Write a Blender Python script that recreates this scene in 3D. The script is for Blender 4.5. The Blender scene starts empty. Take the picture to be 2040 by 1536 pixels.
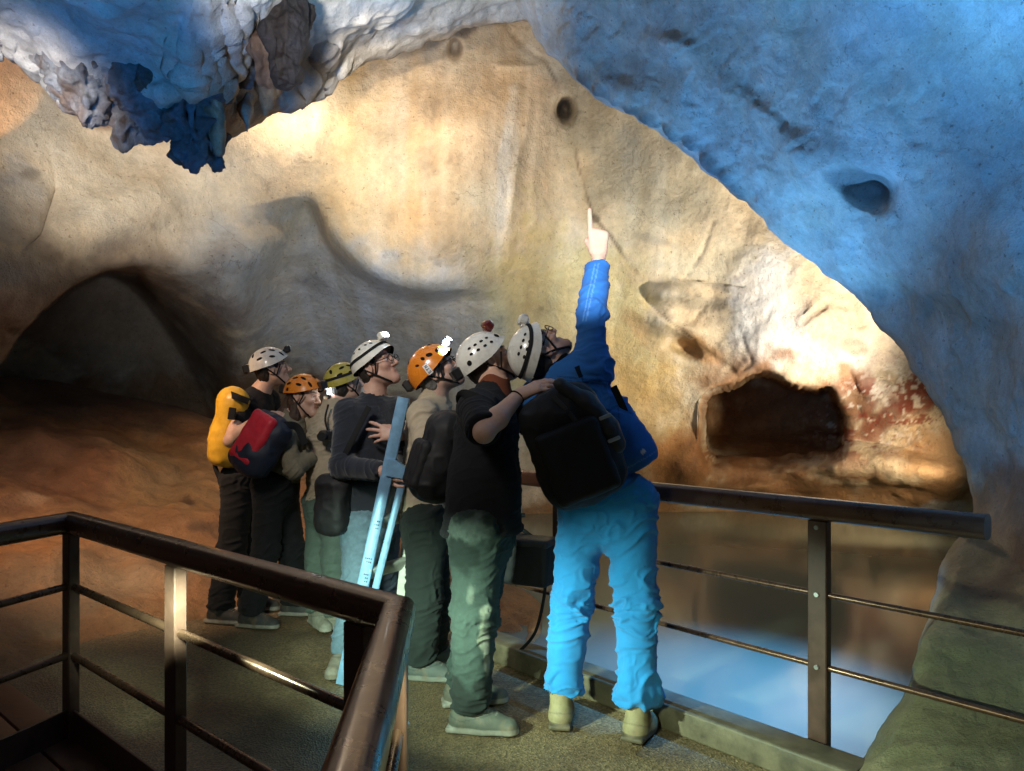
import bpy, math, random
import numpy as np
from mathutils import Vector, Matrix

random.seed(7)
SC = bpy.context.scene
COL = SC.collection
R = math.radians

# ---------------------------------------------------------------- camera, world, exposure
EYE = 1.38
WZ = -.14                                                # water level
F, CX, HZ = 1484.0, 1020.0, 805.0
cam = bpy.data.cameras.new('camera')
cam_o = bpy.data.objects.new('camera', cam)
COL.objects.link(cam_o)
cam_o.location = (0, 0, EYE)
cam_o.rotation_euler = (R(90), 0, 0)
cam.sensor_width = 36.0
cam.lens = 36.0 * F / 2040.0
cam.shift_y = (HZ - 768.0) / 2040.0
cam.clip_start, cam.clip_end = 0.05, 200
SC.camera = cam_o

W = bpy.data.worlds.new('World')
SC.world = W
W.use_nodes = True
bg = W.node_tree.nodes['Background']
bg.inputs[0].default_value = (0.55, 0.52, 0.5, 1)     # dim ambient fill added in place of light bounced off the rock
bg.inputs[1].default_value = 0.075
SC.view_settings.view_transform = 'Standard'
SC.view_settings.look = 'None'
SC.view_settings.exposure = 0.12
SC.view_settings.gamma = 1.0
SC.cycles.use_denoising = True
SC.cycles.max_bounces = 5
SC.cycles.diffuse_bounces = 3
SC.cycles.sample_clamp_indirect = 4.0


def at(px, py, Y):
    """photo pixel at distance Y -> point in metres"""
    return Vector(((px - CX) / F * Y, Y, EYE - (py - HZ) / F * Y))


def aim(o, target):
    d = Vector(target) - o.location
    o.rotation_euler = d.to_track_quat('-Z', 'Y').to_euler()


def lamp(name, kind, loc, power, color, target=None, **kw):
    d = bpy.data.lights.new(name, kind)
    d.energy = power
    d.color = color
    for k, v in kw.items():
        setattr(d, k, v)
    o = bpy.data.objects.new(name, d)
    COL.objects.link(o)
    o.location = loc
    if target is not None:
        aim(o, target)
    return o


# the cave's own floodlights, rail lights and a headlamp, plus unseen fill lamps added to brighten surfaces
lamp('warm_ledge_flood', 'POINT', at(588, 199, 7.8), 34, (1, .86, .66), shadow_soft_size=.04)
lamp('panel_fill', 'SPOT', at(850, 86, 7.55), 50, (1, .88, .71), at(980, 620, 8.3), spot_size=R(100), spot_blend=.8, shadow_soft_size=.05)  # unseen lamp added above the panel to brighten it
lamp('panel_fill', 'SPOT', at(650, -24, 4.0), 860, (1, .88, .70), at(880, 330, 8.1), spot_size=R(40), spot_blend=.6, shadow_soft_size=.06)  # second added lamp, overhead out of view, evens out the panel
lamp('wall_flood', 'SPOT', at(2230, 780, 6.6), 1500, (1, .90, .74), at(1500, 560, 9.4), spot_size=R(64), spot_blend=.7, shadow_soft_size=.15)
lamp('shore_fill', 'SPOT', at(2090, 930, 6.9), 420, (1, .80, .52), at(1560, 930, 9.8), spot_size=R(76), spot_blend=.8, shadow_soft_size=.1)  # added low fill that warms the dark shoreline
lamp('left_wall_fill', 'SPOT', (-2.6, 2.2, 2.6), 1500, (1, .92, .82), at(240, 310, 7.0), spot_size=R(28), spot_blend=1, shadow_soft_size=.2)  # added fill for the cream wall on the left, itself unseen
lamp('blue_flood', 'SPOT', (.15, -.4, 1.95), 2500, (.10, .42, .95), Vector((.15, -.4, 1.95)) + Vector((math.sin(R(51)) * math.cos(R(40)), math.cos(R(51)) * math.cos(R(40)), math.sin(R(40)))), spot_size=R(80), spot_blend=.6, shadow_soft_size=.12)
lamp('blue_flood', 'SPOT', (.9, 5.0, .0), 640, (.13, .46, .95), (.95, 4.5, 4.2), spot_size=R(74), spot_blend=.6, shadow_soft_size=.12)
lamp('blue_flood', 'SPOT', (-2.2, 1.0, .5), 620, (.05, .36, 1), at(190, -60, 4.3), spot_size=R(58), spot_blend=.8, shadow_soft_size=.12)
lamp('rail_light', 'AREA', (-.19, 1.5, .83), 6, (.80, 1.0, .70), (.45, 2.5, 0), shape='RECTANGLE', size=.10, size_y=.04, spread=R(90))
lamp('blue_flood', 'SPOT', (.55, .2, 1.25), 420, (.10, .42, .95), at(2100, 540, 3.2), spot_size=R(44), spot_blend=.9, shadow_soft_size=.1)  # extra blue lamp added to fill the leaning wall's lower right
lamp('ceiling_wash', 'SPOT', (-1.0, 1.2, 1.9), 1700, (1, .95, .88), at(820, -20, 5.9), spot_size=R(31), spot_blend=1, shadow_soft_size=.2)  # added white fill on the roof, source out of view
lamp('photographer_headlamp', 'SPOT', (-.25, -.15, 1.62), 1600, (.88, .95, 1), at(1180, 480, 3.4), spot_size=R(13), spot_blend=.7, shadow_soft_size=.02)
lamp('figure_fill', 'SPOT', (-1.5, 1.3, 3.0), 260, (1, .95, .86), (-.55, 3.9, 1.65), spot_size=R(52), spot_blend=1, shadow_soft_size=.25)  # overhead fill added so that heads and shoulders come out brighter
lamp('orange_flood', 'SPOT', at(-420, 380, 4.4), 420, (1, .50, .18), at(-48, 205, 6.4), spot_size=R(15), spot_blend=.15, shadow_soft_size=.03)
lamp('bank_fill', 'SPOT', (-2.6, 3.4, 2.6), 400, (1, .66, .42), at(360, 1000, 5.8), spot_size=R(70), spot_blend=.9, shadow_soft_size=.1)  # added warm lamp that lifts the clay bank
for az, pw in ((-20, 2.5), (8, 5), (36, 6), (58, 4.6), (84, 3)):
    a = R(az)
    p = Vector((-.98, 2.08, .83))
    lamp('rail_light', 'AREA', p, pw, (.72, 1.0, .78), p + Vector((math.sin(a), math.cos(a), -.31)),
         shape='RECTANGLE', size=.10, size_y=.04, spread=R(44))
lamp('pool_light', 'SPOT', (1.85, 3.72, 2.15), 1100, (.08, .40, 1), (1.12, 3.95, WZ), spot_size=R(58), spot_blend=1, shadow_soft_size=0)  # lamp added in mid-air without a fixture, tints the water blue
lamp('pool_light', 'SPOT', (1.02, 3.1, -.02), 8, (.12, .42, 1), (1.8, 4.0, -.3), spot_size=R(150), spot_blend=.5, shadow_soft_size=.02)

# ---------------------------------------------------------------- numpy noise
def _hash(i, j, k, seed):
    n = (i * 374761393 + j * 668265263 + k * 2147483647 + seed * 1274126177) & 0xffffffff
    n = ((n ^ (n >> 13)) * 1274126177) & 0xffffffff
    return ((n ^ (n >> 16)) & 0xffff) / 32767.5 - 1.0


def vnoise(P, seed=0):
    P = np.asarray(P, dtype=np.float64)
    I = np.floor(P).astype(np.int64)
    f = P - I
    u = f * f * f * (f * (f * 6 - 15) + 10)
    out = 0
    for dx in (0, 1):
        wx = u[..., 0] if dx else 1 - u[..., 0]
        for dy in (0, 1):
            wy = u[..., 1] if dy else 1 - u[..., 1]
            for dz in (0, 1):
                wz = u[..., 2] if dz else 1 - u[..., 2]
                out = out + wx * wy * wz * _hash(I[..., 0] + dx, I[..., 1] + dy, I[..., 2] + dz, seed)
    return out


def fbm(P, octaves=4, seed=0, gain=.5, lac=2.03):
    a, s, out = 1.0, 1.0, 0
    for o in range(octaves):
        out = out + a * vnoise(np.asarray(P) * s + 17.3 * o, seed + o)
        a *= gain
        s *= lac
    return out


def sstep(a, b, x):
    t = np.clip((x - a) / (b - a), 0, 1)
    return t * t * (3 - 2 * t)


# ---------------------------------------------------------------- mesh helpers
def new_mesh(name, V, faces, mat, parent=None, col=None, smooth=True, quads=None):
    me = bpy.data.meshes.new(name)
    V = np.asarray(V, dtype=np.float32)
    if quads is not None:
        q = np.asarray(quads, dtype=np.int32)
        me.vertices.add(len(V)); me.vertices.foreach_set('co', V.ravel())
        me.loops.add(q.size); me.loops.foreach_set('vertex_index', q.ravel())
        me.polygons.add(len(q))
        me.polygons.foreach_set('loop_start', np.arange(0, q.size, 4, dtype=np.int32))
        me.polygons.foreach_set('loop_total', np.full(len(q), 4, dtype=np.int32))
        me.update(calc_edges=True)
    else:
        me.from_pydata([tuple(v) for v in V.tolist()], [], faces)
    if smooth:
        me.polygons.foreach_set('use_smooth', np.ones(len(me.polygons), dtype=bool))
    if col is not None:
        a = me.color_attributes.new('Col', 'FLOAT_COLOR', 'POINT')
        c = np.ones((len(V), 4), dtype=np.float32)
        c[:, :3] = col
        a.data.foreach_set('color', c.ravel())
    me.update()
    o = bpy.data.objects.new(name, me)
    if mat:
        for m in (mat if isinstance(mat, (list, tuple)) else [mat]):
            me.materials.append(m)
    COL.objects.link(o)
    if parent is not None:
        o.parent = parent
        o.matrix_parent_inverse = Matrix.Translation(-parent.location)
    return o


def tag(o, label=None, cat=None, group=None, kind=None):
    if label: o['label'] = label
    if cat: o['category'] = cat
    if group: o['group'] = group
    if kind: o['kind'] = kind
    return o


def empty(name, loc, label, cat, group=None):
    o = bpy.data.objects.new(name, None)
    o.location = loc
    COL.objects.link(o)
    return tag(o, label, cat, group)


class MB:
    """collects boxes, prisms and tubes into one mesh"""
    def __init__(s):
        s.v, s.f, s.m = [], [], []

    def add(s, V, Fc, mi=0):
        n = len(s.v)
        s.v += [tuple(v) for v in V]
        s.f += [tuple(i + n for i in f) for f in Fc]
        s.m += [mi] * len(Fc)

    def sweep(s, path, prof, up=(0, 0, 1), caps=True, mi=0):
        """sweep a closed 2d profile (side, up) along a 3d path"""
        path = [Vector(p) for p in path]
        n = len(prof)
        V, Fc = [], []
        for i, p in enumerate(path):
            d = ((path[min(i + 1, len(path) - 1)] - p).normalized() + (p - path[max(i - 1, 0)]).normalized())
            d.normalize()
            u = Vector(up)
            sd = d.cross(u)
            if sd.length < 1e-4:
                sd = d.cross(Vector((0, 1, 0)))
            sd.normalize()
            u = sd.cross(d).normalized()
            k = 1.0
            if 0 < i < len(path) - 1:
                d0 = (p - path[i - 1]).normalized()
                k = 1 / max(.35, d.dot(d0))
            for a, b in prof:
                V.append(p + sd * a * k + u * b)
        for i in range(len(path) - 1):
            for j in range(n):
                a, b = i * n + j, i * n + (j + 1) % n
                Fc.append((a, b, b + n, a + n))
        if caps:
            Fc.append(tuple(range(n - 1, -1, -1)))
            Fc.append(tuple((len(path) - 1) * n + j for j in range(n)))
        s.add(V, Fc, mi)

    def tube(s, path, r, n=12, mi=0):
        if not isinstance(r, (list, tuple)):
            s.sweep(path, [(r * math.cos(2 * math.pi * k / n), r * math.sin(2 * math.pi * k / n)) for k in range(n)], mi=mi)

    def box(s, c, sx, sy, sz, rot=None, bev=.0, mi=0):
        """box with chamfered edges, rot = 3x3 matrix"""
        M = rot or Matrix.Identity(3)
        c = Vector(c)
        b = min(bev, sx * .45, sy * .45, sz * .45)
        if b <= 0:
            V = [c + M @ Vector((x * sx / 2, y * sy / 2, z * sz / 2)) for x in (-1, 1) for y in (-1, 1) for z in (-1, 1)]
            Fc = [(0, 1, 3, 2), (4, 6, 7, 5), (0, 4, 5, 1), (2, 3, 7, 6), (0, 2, 6, 4), (1, 5, 7, 3)]
            s.add(V, Fc, mi)
            return
        prof = lambda hx, hy: [(-hx + b, -hy), (hx - b, -hy), (hx, -hy + b), (hx, hy - b), (hx - b, hy), (-hx + b, hy), (-hx, hy - b), (-hx, -hy + b)]
        rings = [(sx / 2 - b, sy / 2 - b, -sz / 2, 0), (sx / 2, sy / 2, -sz / 2 + b, 1), (sx / 2, sy / 2, sz / 2 - b, 1), (sx / 2 - b, sy / 2 - b, sz / 2, 0)]
        V, Fc = [], []
        for hx, hy, z, _ in rings:
            bb = b
            for x, y in [(-hx + bb, -hy), (hx - bb, -hy), (hx, -hy + bb), (hx, hy - bb), (hx - bb, hy), (-hx + bb, hy), (-hx, hy - bb), (-hx, -hy + bb)]:
                V.append(c + M @ Vector((x, y, z)))
        for i in range(3):
            for j in range(8):
                a, d = i * 8 + j, i * 8 + (j + 1) % 8
                Fc.append((a, d, d + 8, a + 8))
        Fc.append(tuple(range(7, -1, -1)))
        Fc.append(tuple(24 + j for j in range(8)))
        s.add(V, Fc, mi)

    def build(s, name, mat, parent=None, smooth=False):
        o = new_mesh(name, s.v, s.f, mat, parent, smooth=smooth)
        if any(s.m):
            o.data.polygons.foreach_set('material_index', s.m)
        if smooth:
            o.data.set_sharp_from_angle(angle=R(40))
        return o


def rounded(w, h, r, n=4):
    out = []
    for cx, cy, a0 in ((w / 2 - r, -h / 2 + r, -90), (w / 2 - r, h / 2 - r, 0), (-w / 2 + r, h / 2 - r, 90), (-w / 2 + r, -h / 2 + r, 180)):
        for k in range(n + 1):
            a = R(a0 + 90 * k / n)
            out.append((cx + r * math.cos(a), cy + r * math.sin(a)))
    return out


# ---------------------------------------------------------------- materials
def nt(m):
    m.use_nodes = True
    t = m.node_tree
    return t, t.nodes, t.links, t.nodes['Principled BSDF']


def N(t, kind, **kw):
    n = t.nodes.new(kind)
    for k, v in kw.items():
        if k in n.inputs.keys():
            n.inputs[k].default_value = v
        else:
            setattr(n, k, v)
    return n


def rock_mat(name, rough=.75, spec=.3, fine=1.0, mott=.35, bump=.5, tint=None, streak=0.0):
    """rock whose colour comes from the painted 'Col' attribute, broken up by several scales of noise"""
    m = bpy.data.materials.new(name)
    t, ns, ln, b = nt(m)
    tc = N(t, 'ShaderNodeTexCoord')
    at_ = N(t, 'ShaderNodeAttribute', attribute_name='Col')
    n1 = N(t, 'ShaderNodeTexNoise', Scale=2.2 * fine, Detail=8.0, Roughness=.62)
    n2 = N(t, 'ShaderNodeTexNoise', Scale=14.0 * fine, Detail=8.0, Roughness=.7)
    n3 = N(t, 'ShaderNodeTexNoise', Scale=75.0 * fine, Detail=5.0, Roughness=.7)
    vo = N(t, 'ShaderNodeTexVoronoi', Scale=9.0 * fine, feature='DISTANCE_TO_EDGE')
    mp = N(t, 'ShaderNodeMapping')
    mp.inputs['Scale'].default_value = (1, 1, .13)
    ln.new(tc.outputs['Object'], mp.inputs[0])
    ns_ = N(t, 'ShaderNodeTexNoise', Scale=5.0 * fine, Detail=6.0, Roughness=.6)
    ln.new(mp.outputs[0], ns_.inputs['Vector'])
    for n in (n1, n2, n3, vo):
        ln.new(tc.outputs['Object'], n.inputs['Vector'])
    r1 = N(t, 'ShaderNodeMapRange'); r1.inputs[1].default_value = .3; r1.inputs[2].default_value = .7
    r1.inputs[3].default_value = 1 - mott; r1.inputs[4].default_value = 1 + mott * .7
    ln.new(n1.outputs[0], r1.inputs[0])
    r2 = N(t, 'ShaderNodeMapRange'); r2.inputs[1].default_value = .3; r2.inputs[2].default_value = .7
    r2.inputs[3].default_value = 1 - mott * .6; r2.inputs[4].default_value = 1 + mott * .45
    ln.new(n2.outputs[0], r2.inputs[0])
    r3 = N(t, 'ShaderNodeMapRange'); r3.inputs[1].default_value = .3; r3.inputs[2].default_value = .7
    r3.inputs[3].default_value = 1 - mott * .5; r3.inputs[4].default_value = 1 + mott * .3
    ln.new(n3.outputs[0], r3.inputs[0])
    rs = N(t, 'ShaderNodeMapRange'); rs.inputs[1].default_value = .3; rs.inputs[2].default_value = .7
    rs.inputs[3].default_value = 1 - streak; rs.inputs[4].default_value = 1 + streak * .5
    ln.new(ns_.outputs[0], rs.inputs[0])
    prev = None
    for r in (r1, r2, r3, rs):
        if prev is None:
            prev = r.outputs[0]
        else:
            mm = N(t, 'ShaderNodeMath', operation='MULTIPLY')
            ln.new(prev, mm.inputs[0]); ln.new(r.outputs[0], mm.inputs[1])
            prev = mm.outputs[0]
    mx = N(t, 'ShaderNodeMix', data_type='RGBA', blend_type='MULTIPLY')
    mx.inputs[0].default_value = 1
    ln.new(at_.outputs['Color'], mx.inputs[6]); ln.new(prev, mx.inputs[7])
    # warm/grey hue drift
    hd = N(t, 'ShaderNodeTexNoise', Scale=1.1 * fine, Detail=5.0, Roughness=.65)
    mo = N(t, 'ShaderNodeMapping'); mo.inputs['Location'].default_value = (7, 3, 5)
    ln.new(tc.outputs['Object'], mo.inputs[0]); ln.new(mo.outputs[0], hd.inputs['Vector'])
    cr = N(t, 'ShaderNodeValToRGB')
    cr.color_ramp.elements[0].position = .34; cr.color_ramp.elements[0].color = (1.05, .95, .82, 1)
    cr.color_ramp.elements[1].position = .64; cr.color_ramp.elements[1].color = (.93, 1.0, 1.08, 1)
    ln.new(hd.outputs[0], cr.inputs[0])
    mx2 = N(t, 'ShaderNodeMix', data_type='RGBA', blend_type='MULTIPLY')
    mx2.inputs[0].default_value = .8
    ln.new(mx.outputs[2], mx2.inputs[6]); ln.new(cr.outputs[0], mx2.inputs[7])
    # pinholes and hairline cracks
    pn = N(t, 'ShaderNodeTexNoise', Scale=26.0 * fine, Detail=3.0, Roughness=.55)
    ln.new(tc.outputs['Object'], pn.inputs['Vector'])
    pr = N(t, 'ShaderNodeMapRange'); pr.inputs[1].default_value = .655; pr.inputs[2].default_value = .70; pr.inputs[3].default_value = 0; pr.inputs[4].default_value = .55
    ln.new(pn.outputs[0], pr.inputs[0])
    wv = N(t, 'ShaderNodeTexNoise', Scale=3.0 * fine, Detail=4.0, Roughness=.6)
    ln.new(tc.outputs['Object'], wv.inputs['Vector'])
    wm = N(t, 'ShaderNodeMix', data_type='RGBA', blend_type='LINEAR_LIGHT'); wm.inputs[0].default_value = .35
    ln.new(tc.outputs['Object'], wm.inputs[6]); ln.new(wv.outputs['Color'], wm.inputs[7])
    vc = N(t, 'ShaderNodeTexVoronoi', Scale=1.3 * fine, feature='DISTANCE_TO_EDGE')
    ln.new(wm.outputs[2], vc.inputs['Vector'])
    vr = N(t, 'ShaderNodeMapRange'); vr.inputs[1].default_value = .0; vr.inputs[2].default_value = .012; vr.inputs[3].default_value = .5; vr.inputs[4].default_value = 0
    ln.new(vc.outputs['Distance'], vr.inputs[0])
    vm = N(t, 'ShaderNodeMath', operation='MULTIPLY')
    gate = N(t, 'ShaderNodeMapRange'); gate.inputs[1].default_value = .5; gate.inputs[2].default_value = .62
    ln.new(hd.outputs[0], gate.inputs[0])
    ln.new(vr.outputs[0], vm.inputs[0]); ln.new(gate.outputs[0], vm.inputs[1])
    mxm = N(t, 'ShaderNodeMath', operation='MAXIMUM')
    ln.new(pr.outputs[0], mxm.inputs[0]); ln.new(vm.outputs[0], mxm.inputs[1])
    mx3 = N(t, 'ShaderNodeMix', data_type='RGBA', blend_type='MULTIPLY')
    ln.new(mxm.outputs[0], mx3.inputs[0]); ln.new(mx2.outputs[2], mx3.inputs[6]); mx3.inputs[7].default_value = (.30, .22, .16, 1)
    ln.new(mx3.outputs[2], b.inputs['Base Color'])
    b.inputs['Roughness'].default_value = rough
    b.inputs['Specular IOR Level'].default_value = spec
    # relief
    b1 = N(t, 'ShaderNodeBump', Strength=bump, Distance=.05)
    b2 = N(t, 'ShaderNodeBump', Strength=bump * .9, Distance=.012)
    b3 = N(t, 'ShaderNodeBump', Strength=bump * .35, Distance=.02)
    ln.new(n2.outputs[0], b1.inputs['Height']); ln.new(n3.outputs[0], b2.inputs['Height'])
    ln.new(vo.outputs['Distance'], b3.inputs['Height'])
    ln.new(b1.outputs[0], b2.inputs['Normal']); ln.new(b2.outputs[0], b3.inputs['Normal'])
    ln.new(b3.outputs[0], b.inputs['Normal'])
    return m


def plain(name, col, rough=.5, metal=0.0, spec=.5, noise=0.0, nscale=30.0, bump=0.0, bscale=120.0, bdist=.002, emit=None, estr=0, coat=0, sheen=0, attr=False, sss=0):
    m = bpy.data.materials.new(name)
    t, ns, ln, b = nt(m)
    b.inputs['Base Color'].default_value = (*col, 1)
    b.inputs['Roughness'].default_value = rough
    b.inputs['Metallic'].default_value = metal
    b.inputs['Specular IOR Level'].default_value = spec
    b.inputs['Coat Weight'].default_value = coat
    b.inputs['Coat Roughness'].default_value = .1
    if sheen:
        b.inputs['Sheen Weight'].default_value = sheen
        b.inputs['Sheen Roughness'].default_value = .6
    if sss:
        b.inputs['Subsurface Weight'].default_value = sss
        b.inputs['Subsurface Radius'].default_value = (.012, .005, .003)
        b.inputs['Subsurface Scale'].default_value = 1.0
    if emit:
        b.inputs['Emission Color'].default_value = (*emit, 1)
        b.inputs['Emission Strength'].default_value = estr
    tc = N(t, 'ShaderNodeTexCoord')
    src = None
    if attr:
        src = N(t, 'ShaderNodeAttribute', attribute_name='Col').outputs['Color']
        ln.new(src, b.inputs['Base Color'])
    if noise:
        n = N(t, 'ShaderNodeTexNoise', Scale=nscale, Detail=6.0, Roughness=.65)
        ln.new(tc.outputs['Object'], n.inputs['Vector'])
        r = N(t, 'ShaderNodeMapRange'); r.inputs[1].default_value = .3; r.inputs[2].default_value = .7
        r.inputs[3].default_value = 1 - noise; r.inputs[4].default_value = 1 + noise
        ln.new(n.outputs[0], r.inputs[0])
        mx = N(t, 'ShaderNodeMix', data_type='RGBA', blend_type='MULTIPLY')
        mx.inputs[0].default_value = 1
        mx.inputs[6].default_value = (*col, 1)
        if src is not None:
            ln.new(src, mx.inputs[6])
        ln.new(r.outputs[0], mx.inputs[7]); ln.new(mx.outputs[2], b.inputs['Base Color'])
        rr = N(t, 'ShaderNodeMapRange'); rr.inputs[1].default_value = .3; rr.inputs[2].default_value = .7
        rr.inputs[3].default_value = max(0.02, rough - .08); rr.inputs[4].default_value = min(1, rough + .1)
        ln.new(n.outputs[0], rr.inputs[0]); ln.new(rr.outputs[0], b.inputs['Roughness'])
    if bump:
        n = N(t, 'ShaderNodeTexNoise', Scale=bscale, Detail=4.0, Roughness=.6)
        ln.new(tc.outputs['Object'], n.inputs['Vector'])
        bp = N(t, 'ShaderNodeBump', Strength=bump, Distance=bdist)
        ln.new(n.outputs[0], bp.inputs['Height']); ln.new(bp.outputs[0], b.inputs['Normal'])
    return m


M_WALL = rock_mat('cave_limestone', rough=.62, spec=.35, fine=1.0, mott=.24, bump=.6, streak=.10)
M_BLUE = rock_mat('ceiling_limestone', rough=.7, spec=.3, fine=1.4, mott=.30, bump=.5)
M_BANK = rock_mat('clay_bank', rough=.55, spec=.4, fine=1.3, mott=.35, bump=.6)
M_STAL = rock_mat('stalactite_rock', rough=.5, spec=.45, fine=2.2, mott=.4, bump=.6, streak=.3)


# ---------------------------------------------------------------- rock masses
def tps(ctrl):
    c = np.array(ctrl, dtype=float)
    P = c[:, :2] / 1000
    n = len(c)
    r2 = ((P[:, None] - P[None]) ** 2).sum(-1)
    K = np.where(r2 > 0, r2 * np.log(r2 + 1e-12) * .5, 0) + np.eye(n) * 1e-3
    A = np.zeros((n + 3, n + 3))
    A[:n, :n] = K; A[:n, n] = 1; A[:n, n + 1:] = P; A[n, :n] = 1; A[n + 1:, :n] = P.T
    w = np.linalg.solve(A, np.concatenate([c[:, 2], np.zeros(3)]))

    def f(px, py):
        px = np.asarray(px, float) / 1000; py = np.asarray(py, float) / 1000
        out = w[n] + w[n + 1] * px + w[n + 2] * py
        for i in range(n):
            d2 = (px - P[i, 0]) ** 2 + (py - P[i, 1]) ** 2
            out = out + w[i] * .5 * d2 * np.log(d2 + 1e-12)
        return out
    return f


def seg_dist(px, py, pts, closed=False):
    d = np.full(np.shape(px), 1e9)
    n = len(pts)
    for i in range(n if closed else n - 1):
        ax, ay = pts[i][:2]; bx, by = pts[(i + 1) % n][:2]
        vx, vy = bx - ax, by - ay
        t = np.clip(((px - ax) * vx + (py - ay) * vy) / (vx * vx + vy * vy + 1e-9), 0, 1)
        d = np.minimum(d, np.hypot(px - ax - t * vx, py - ay - t * vy))
    return d


def poly_sd(px, py, pts):
    """signed distance in pixels, positive inside"""
    d = seg_dist(px, py, pts, True)
    ins = np.zeros(np.shape(px), bool)
    n = len(pts)
    for i in range(n):
        x1, y1 = pts[i]; x2, y2 = pts[(i + 1) % n]
        c = ((y1 > py) != (y2 > py)) & (px < (x2 - x1) * (py - y1) / (y2 - y1 + 1e-12) + x1)
        ins ^= c
    return np.where(ins, d, -d)


def smooth_curve(pts, n):
    """Catmull-Rom through pts (any dimension), n samples evenly spread by length"""
    p = np.array(pts, float)
    q = np.vstack([2 * p[0] - p[1], p, 2 * p[-1] - p[-2]])
    out = []
    for i in range(1, len(q) - 2):
        for t in np.linspace(0, 1, 24, endpoint=False):
            out.append(.5 * ((2 * q[i]) + (-q[i - 1] + q[i + 1]) * t + (2 * q[i - 1] - 5 * q[i] + 4 * q[i + 1] - q[i + 2]) * t * t + (-q[i - 1] + 3 * q[i] - 3 * q[i + 1] + q[i + 2]) * t ** 3))
    out.append(p[-1])
    out = np.array(out)
    s = np.concatenate([[0], np.cumsum(np.linalg.norm(np.diff(out[:, :2], axis=0), axis=1))])
    k = np.linspace(0, s[-1], n)
    return np.stack([np.interp(k, s, out[:, j]) for j in range(out.shape[1])], 1)


def to3(px, py, Y):
    return np.stack([(px - CX) / F * Y, Y, EYE - (py - HZ) / F * Y], -1)


def grid_quads(a, b):
    i = np.arange(a * b).reshape(a, b)
    return np.stack([i[:-1, :-1], i[1:, :-1], i[1:, 1:], i[:-1, 1:]], -1).reshape(-1, 4)


def normals(G):
    du = np.gradient(G, axis=0); dv = np.gradient(G, axis=1)
    n = np.cross(du, dv)
    return n / (np.linalg.norm(n, axis=-1, keepdims=True) + 1e-9)


def paint(px, py, base, spots, P, edge=.35):
    """base colour field with soft irregular stains and some painted light or shade: (px, py, rx, ry, angle, colour, strength)"""
    c = np.ones(px.shape + (3,)) * np.array(base)
    nz = fbm(P * 1.7, 4, 31)
    nz2 = fbm(P * 6.0, 3, 47)
    for sx, sy, rx, ry, ang, col, st in spots:
        ca, sa = math.cos(R(ang)), math.sin(R(ang))
        u = ((px - sx) * ca + (py - sy) * sa) / rx
        v = (-(px - sx) * sa + (py - sy) * ca) / ry
        d = np.sqrt(u * u + v * v) + nz * .35 + nz2 * .22
        w = (sstep(1 + edge, 1 - edge, d) if False else 1 - sstep(1 - edge, 1 + edge, d)) * st
        c = c * (1 - w[..., None]) + np.array(col) * w[..., None]
    return c


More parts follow.
